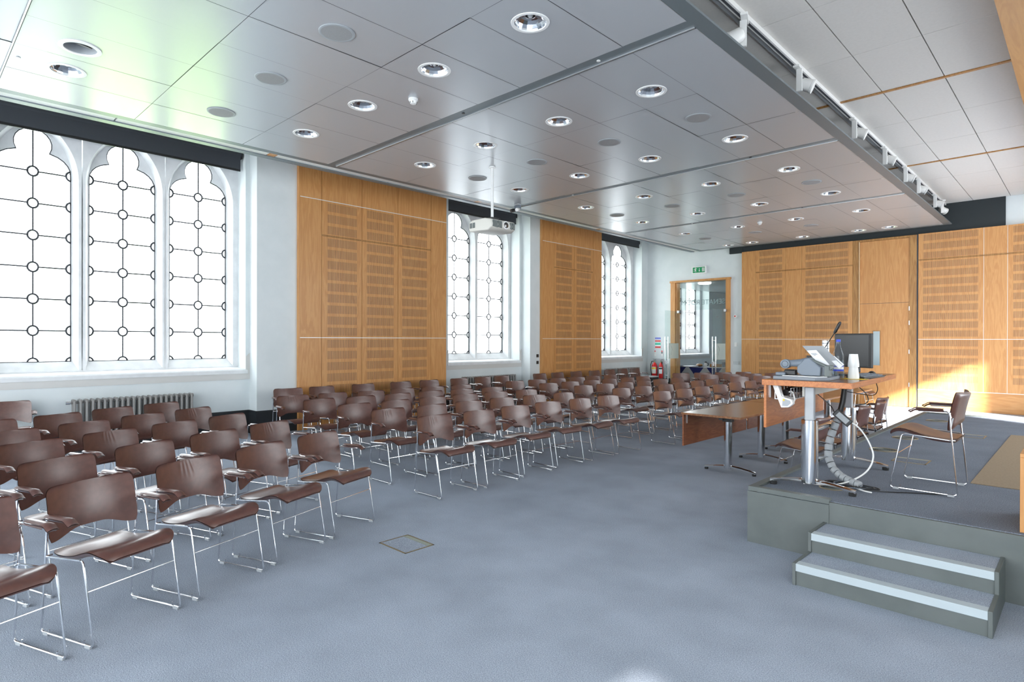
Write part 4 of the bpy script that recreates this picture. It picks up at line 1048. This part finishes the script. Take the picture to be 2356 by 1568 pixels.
for k in range(7):
    cx, cy = -1.42 + rc.uniform(-.05, .05), 5.40 + rc.uniform(-.05, .05); ra, rb = rc.uniform(.10, .19), rc.uniform(.05, .10)
    pts = [(cx + ra * math.cos(a * PI / 6 + k), cy + rb * math.sin(a * PI / 6 + k), .437 + .004 * k) for a in range(10 + k % 3)]
    cable('floor_cable', pts, .0045, m_black if k % 3 else m_grey, 'loose %s cable in the heap on the stage, %s from the bottom' % ('black' if k % 3 else 'grey', ORD[k]), 'heap of cables on the stage')
cable('floor_cable', [(-1.36, 5.35, .445), (-1.28, 5.30, .44), (-1.22, 5.28, .44)], .006, m_white, 'short white cable tail at the right of the cable heap', 'heap of cables on the stage')
cable('floor_cable', [(-1.3, 5.35, .437), (-1.15, 5.4, .437), (-1.0, 5.5, .437), (-.8, 5.62, .437)], .004, m_black, 'thin black cable running over the stage to the lone chair', 'heap of cables on the stage')

# ---------------------------------------------------------------- on the tall desk
t = thing('document_camera', 'grey document camera folded down on the near end of the tall desk', 'document camera', (0, 0, ZD))
z = lambda v: v - ZD
MB().prism([(-1.845, 4.97), (-1.83, 4.90), (-1.51, 4.87), (-1.43, 4.96), (-1.45, 5.3), (-1.86, 5.3)], 0, .026, 'Z').build('base', mat('mid_grey_plastic', (.22, .24, .27), .5), t, bev=.005)
MB().prism([(-1.845, 4.99), (-1.77, 4.99), (-1.78, 5.28), (-1.86, 5.28)], .026, .052, 'Z').build('control_strip', m_grey, t, bev=.006)
MB().prism([(-1.77, 4.93), (-1.51, 4.895), (-1.45, 4.97), (-1.5, 5.06), (-1.74, 5.06)], .0262, .031, 'Z').build('white_stage', m_white, t)
MB().prism([(-1.675, .055), (-1.64, .034), (-1.505, .032), (-1.50, .10), (-1.585, .175), (-1.62, .165), (-1.675, .105)], 4.98, 5.10).build('lamp_body', m_grey, t, bev=.008)
MB().tube([(-1.605, 5.03, .142), (-1.66, 5.01, .130), (-1.72, 4.98, .127), (-1.755, 4.97, .125)], [.034, .03, .026, .026], 14).build('arm', m_grey, t, smooth=True)
h = MB().lathe([(.034, -.04), (.038, 0), (.036, .035), (.028, .038), (0, .038)], c=(-1.752, 4.97, .122), ax=(.05, -1, 0), n=28).build('camera_head', m_grey, t, smooth=True)
MB().lathe([(.0255, .0375), (.0245, .0405), (.0225, .0405), (.0225, .0375)], c=(-1.752, 4.97, .122), ax=(.05, -1, 0), n=28, cap=False).build('lens_ring', m_black, h, smooth=True)
MB().tube([(-1.575, 5.0, .158), (-1.445, 5.0, .10)], .012, 10).build('lid_bar', m_steelgrey, t, smooth=True)
MB().box(-1.475, -1.44, 4.98, 5.05, .03, .115).lathe([(.018, -.01), (.018, .05)], c=(-1.44, 5.0, .10), ax=(0, 1, 0), n=14).build('hinge_post', m_steelgrey, t, bev=.004)
tag(MB().box(-1.79, -1.70, 5.02, 5.08, ZD + .053 - .027 + .026 - .025, ZD + .075).build('remote_control', m_black, bev=.01), 'black remote control lying behind the document camera arm', 'remote control')
def leaning(name, m, TL, TR, BR, BL, th, label, cat):
    P = [Vector(p) for p in (TL, TR, BR, BL)]; n = (P[1] - P[0]).cross(P[2] - P[0]).normalized() * th
    return tag(MB().add([tuple(p) for p in P] + [tuple(p + n) for p in P], [(0, 1, 2, 3), (7, 6, 5, 4), (0, 4, 5, 1), (1, 5, 6, 2), (2, 6, 7, 3), (3, 7, 4, 0)]).build(name, m), label, cat)
leaning('clipboard', m_lightgrey, (-1.70, 5.18, 1.575), (-1.56, 5.24, 1.575), (-1.40, 5.20, 1.42), (-1.545, 5.12, 1.42), .004, 'grey board leaning above the document camera', 'board')
o = leaning('paper_sheet', m_paper, (-1.640, 5.10, 1.538), (-1.575, 5.12, 1.543), (-1.46, 5.06, 1.43), (-1.525, 5.04, 1.425), .0008, 'white sheet with small dark print leaning on the grey board', 'paper')
for k, (u0, u1, v) in enumerate(((.15, .7, .22), (.2, .75, .27), (.25, .5, .34))):
    def lerp(u, v, P=[Vector(p) for p in ((-1.640, 5.10, 1.538), (-1.575, 5.12, 1.543), (-1.46, 5.06, 1.43), (-1.525, 5.04, 1.425))]): return P[0].lerp(P[1], u).lerp(P[3].lerp(P[2], u), v) + Vector((0, -.002, .001))
    MB().add([tuple(lerp(u0, v)), tuple(lerp(u1, v)), tuple(lerp(u1, v + .025)), tuple(lerp(u0, v + .025))], [(0, 1, 2, 3)]).build('printed_line', m_grey, o)
leaning('notice_sheet', m_paper, (-1.53, 5.22, 1.495), (-1.475, 5.24, 1.495), (-1.40, 5.22, 1.43), (-1.415, 5.14, 1.40), .0008, 'pale sheet tucked under the right of the grey board', 'paper')
t = thing('gooseneck_microphone', 'black gooseneck microphone rising from the tall desk', 'microphone', (-1.73, 5.62, ZD))
MB().lathe([(.05, 0), (.045, .02), (.012, .03), (0, .03)], n=20).build('base', m_black, t, smooth=True)
MB().tube([(0, 0, .02), (.02, 0, .15), (.06, 0, .23), (.15, -.01, .375)], .004, 8).build('gooseneck', m_black, t, smooth=True)
MB().tube([(.147, -.01, .37), (.155, -.01, .385), (.19, -.012, .455), (.197, -.012, .468)], [.008, .013, .013, .007], 12).build('microphone_head', m_black, t, smooth=True)
t = thing('water_bottle', 'clear water bottle with blue cap beside the paper cups', 'bottle', (-1.47, 5.32, ZD))
MB().lathe([(.0, .002), (.041, .002), (.044, .01), (.044, .17), (.040, .20), (.022, .25), (.0155, .275), (.014, .306), (.0, .306)], n=28).build('glass_body', m_bottle, t, smooth=True)
MB().lathe([(.038, .006), (.041, .012), (.041, .15), (0, .15)], n=24).build('water', thin_glass('water', (.82, .9, .95)), t, smooth=True)
MB().lathe([(.0165, .298), (.0165, .318), (0, .319)], n=18).build('cap', m_blue, t, smooth=True)
q = MB()
for z0, z1 in ((.062, .078), (.098, .110)): q.grid(lambda u, v, z0=z0, z1=z1: (.0446 * math.sin((u - .35) * 2), -.0446 * math.cos((u - .35) * 2), z0 + (z1 - z0) * v), 10, 1)
q.build('blue_label', m_blue, t, smooth=True)
q = MB(); q.grid(lambda u, v: (.0445 * math.sin((u - .35) * 2), -.0445 * math.cos((u - .35) * 2), .078 + .02 * v), 10, 1); q.build('white_label', m_white, t, smooth=True)
for i in range(2):
    small('drinking_glass', MB().lathe([(.0, .003), (.024, .003), (.028, .075), (.0255, .075), (.022, .008)], n=20), m_bottle, 'small clear glass %s the water bottle' % ('left of' if i == 0 else 'behind'), 'glass', (-1.535 + .0 * i, 5.34 + .09 * i, ZD), smooth=True)
CUPB = (-1.375, 5.38)
tag(MB().prism([(-.09, -.06), (.08, -.07), (.1, .05), (-.06, .08)], 0, .0012, 'Z').build('yellow_note', m_yellow), 'yellow paper lying under the white paper cups', 'paper').location = (CUPB[0], CUPB[1], ZD + .0003)
for i in range(6):
    zz = ZD + .0022 + (.008 * (i - 0) if i < 3 else .094 + .008 * (i - 3))
    small('paper_cup', MB().lathe([(.0405, 0), (.041, .004), (.031, .088), (.0, .088)], n=24), m_white, 'white paper cup turned upside down, %s from the bottom of the stack' % ORD[i], 'cup', (CUPB[0], CUPB[1], zz), 'stack of white paper cups on the tall desk', smooth=True)
t = thing('computer_monitor', 'black flat computer monitor on the tall desk', 'monitor', (-1.50, 5.85, ZD), R(-32))
MB().box(-.20, .20, -.012, .02, .075, .37).build('bezel', m_black, t, bev=.006)
MB().box(-.185, .185, -.0135, -.011, .09, .355).build('screen', mat('black_screen', (.008, .008, .009), .25), t)
MB().box(-.025, .025, .02, .06, .03, .22).box(-.1, .1, -.06, .1, 0, .012).build('stand', m_black, t, bev=.004)
tag(MB().box(-.06, .06, -.01, .01, 0, .175).build('touch_panel', m_black, bev=.004), 'small black control screen behind the document camera', 'screen')
o = bpy.data.objects['touch_panel']; o.location = (-1.80, 5.75, ZD); o.rotation_euler = (R(-12), 0, 0)
t = thing('silver_tube', 'upright silver tube behind the gooseneck microphone', 'tube', (-1.755, 5.97, ZD))
MB().lathe([(.03, 0), (.03, .31), (0, .31)], n=20).build('tube_body', m_alu, t, smooth=True)
for k in range(6): MB().lathe([(.0305, .04 + .048 * k), (.0315, .043 + .048 * k), (.0305, .046 + .048 * k)], n=20).build('ring', m_grey, t, smooth=True)
t = thing('keyboard', 'black keyboard at the right edge of the tall desk', 'keyboard', (-1.355, 5.66, ZD), R(82))
MB().prism([(-.07, 0), (.07, 0), (.07, .026), (-.07, .012)], -.2, .2, 'X').build('case', m_black, t, bev=.003)
k_ = MB()
for r_ in range(5):
    for c_ in range(14): k_.box(-.19 + c_ * .027, -.19 + c_ * .027 + .022, -.06 + r_ * .025, -.06 + r_ * .025 + .02, .014 + .0025 * r_, .021 + .0027 * r_)
k_.build('keys', m_grey, t)
t = thing('computer_mouse', 'black computer mouse on its mat behind the keyboard', 'mouse', (-1.40, 6.05, ZD))
MB().box(-.09, .09, -.1, .1, 0, .003).build('mouse_mat', m_black, t)
q = MB(); q.grid(lambda u, v: (.034 * math.cos(v * PI) * math.sin(PI * min(.99, max(.01, u))) ** .5, -.055 + .11 * u, .003 + .036 * math.sin(v * PI) * math.sin(PI * min(.97, max(.03, u))) ** .6), 12, 10)
q.build('shell', m_black, t, smooth=True)

# ================================================================== STAGE FLOOR FITTINGS
def grille(x, y, lab_, r=.135):
    t = thing('floor_grille', lab_, 'floor grille', (x, y, ZS), 0, 'round floor grilles set in the stage')
    MB().lathe([(r - .012, .0005), (r - .01, .004), (r, .004), (r + .003, .0005)], n=32, cap=False).build('rim', m_brass, t, smooth=True)
    q = MB()
    for k in range(5): g_ = (r - .03) / 5; q.lathe([(.02 + k * g_, .0008), (.022 + k * g_, .003), (.018 + (k + .5) * g_, .003), (.02 + (k + .5) * g_, .0008)], n=28, cap=False)
    q.build('swirl_slots', m_steelgrey, t, smooth=True)
    MB().lathe([(r - .012, .0006), (0, .0006)], n=28).build('dark_well', m_black, t)
for i, (x, y) in enumerate(((-1.50, 5.28), (-1.62, 7.5), (-1.63, 8.6), (-1.64, 10.77))):
    grille(x, y, ['small round floor grille behind the near foot of the tall desk', 'round brass rimmed floor grille nearest the lone stage chair', 'middle round brass rimmed floor grille on the stage', 'furthest round brass rimmed floor grille near the stage corner'][i], .135 if i else .095)
def floor_box(x0, x1, y0, y1, z_, lab_, m):
    t = thing('floor_box', lab_, 'floor box', (x0, y0, z_), 0, 'carpeted floor boxes with metal frames')
    a, b = x1 - x0, y1 - y0
    MB().box(0, a, 0, .012, 0, .003).box(0, a, b - .012, b, 0, .003).box(0, .012, 0, b, 0, .003).box(a - .012, a, 0, b, 0, .003).build('frame', m_brass, t)
    MB().box(.014, a - .014, .014, b - .055, 0, .0025).build('carpet_lid', m, t)
    MB().box(.014, a - .014, b - .054, b - .013, 0, .003).build('cable_flap', mat('green_grey_flap', (.30, .33, .28), .5), t)
floor_box(-4.07, -3.72, 2.69, 2.97, 0.0005, 'square floor box set in the open carpet beside the front left chairs', m_carpet)
floor_box(-1.42, -1.13, 6.87, 7.15, ZS + .0005, 'floor box in the stage carpet behind the lone stage chair', m_stagecarpet)
floor_box(-1.22, -.93, 9.2, 9.5, ZS + .0005, 'floor box in the far part of the stage carpet', m_stagecarpet)
tag(MB().box(-.72, 2.2, 6.25, 9.80, ZS + .0005, ZS + .006).build('floor_mat', m_tan), 'tan rectangular mat on the stage at the right edge of the view', 'mat')
t = thing('lectern', 'oak lectern cabinet at the right edge of the stage front', 'lectern', (-.315, 4.87, ZS))
MB().box(0, .03, 0, .55, 0, .465).build('side_panel', m_oak, t, bev=.003)
MB().box(.03, .75, 0, .02, 0, .465).build('front_panel', m_oak, t, bev=.003)
MB().box(.72, .75, .02, .55, 0, .465).build('side_panel', m_oak, t, bev=.003)
MB().box(.0, .75, -.0, .55, .465, .49).build('top_panel', m_oak, t, bev=.003)
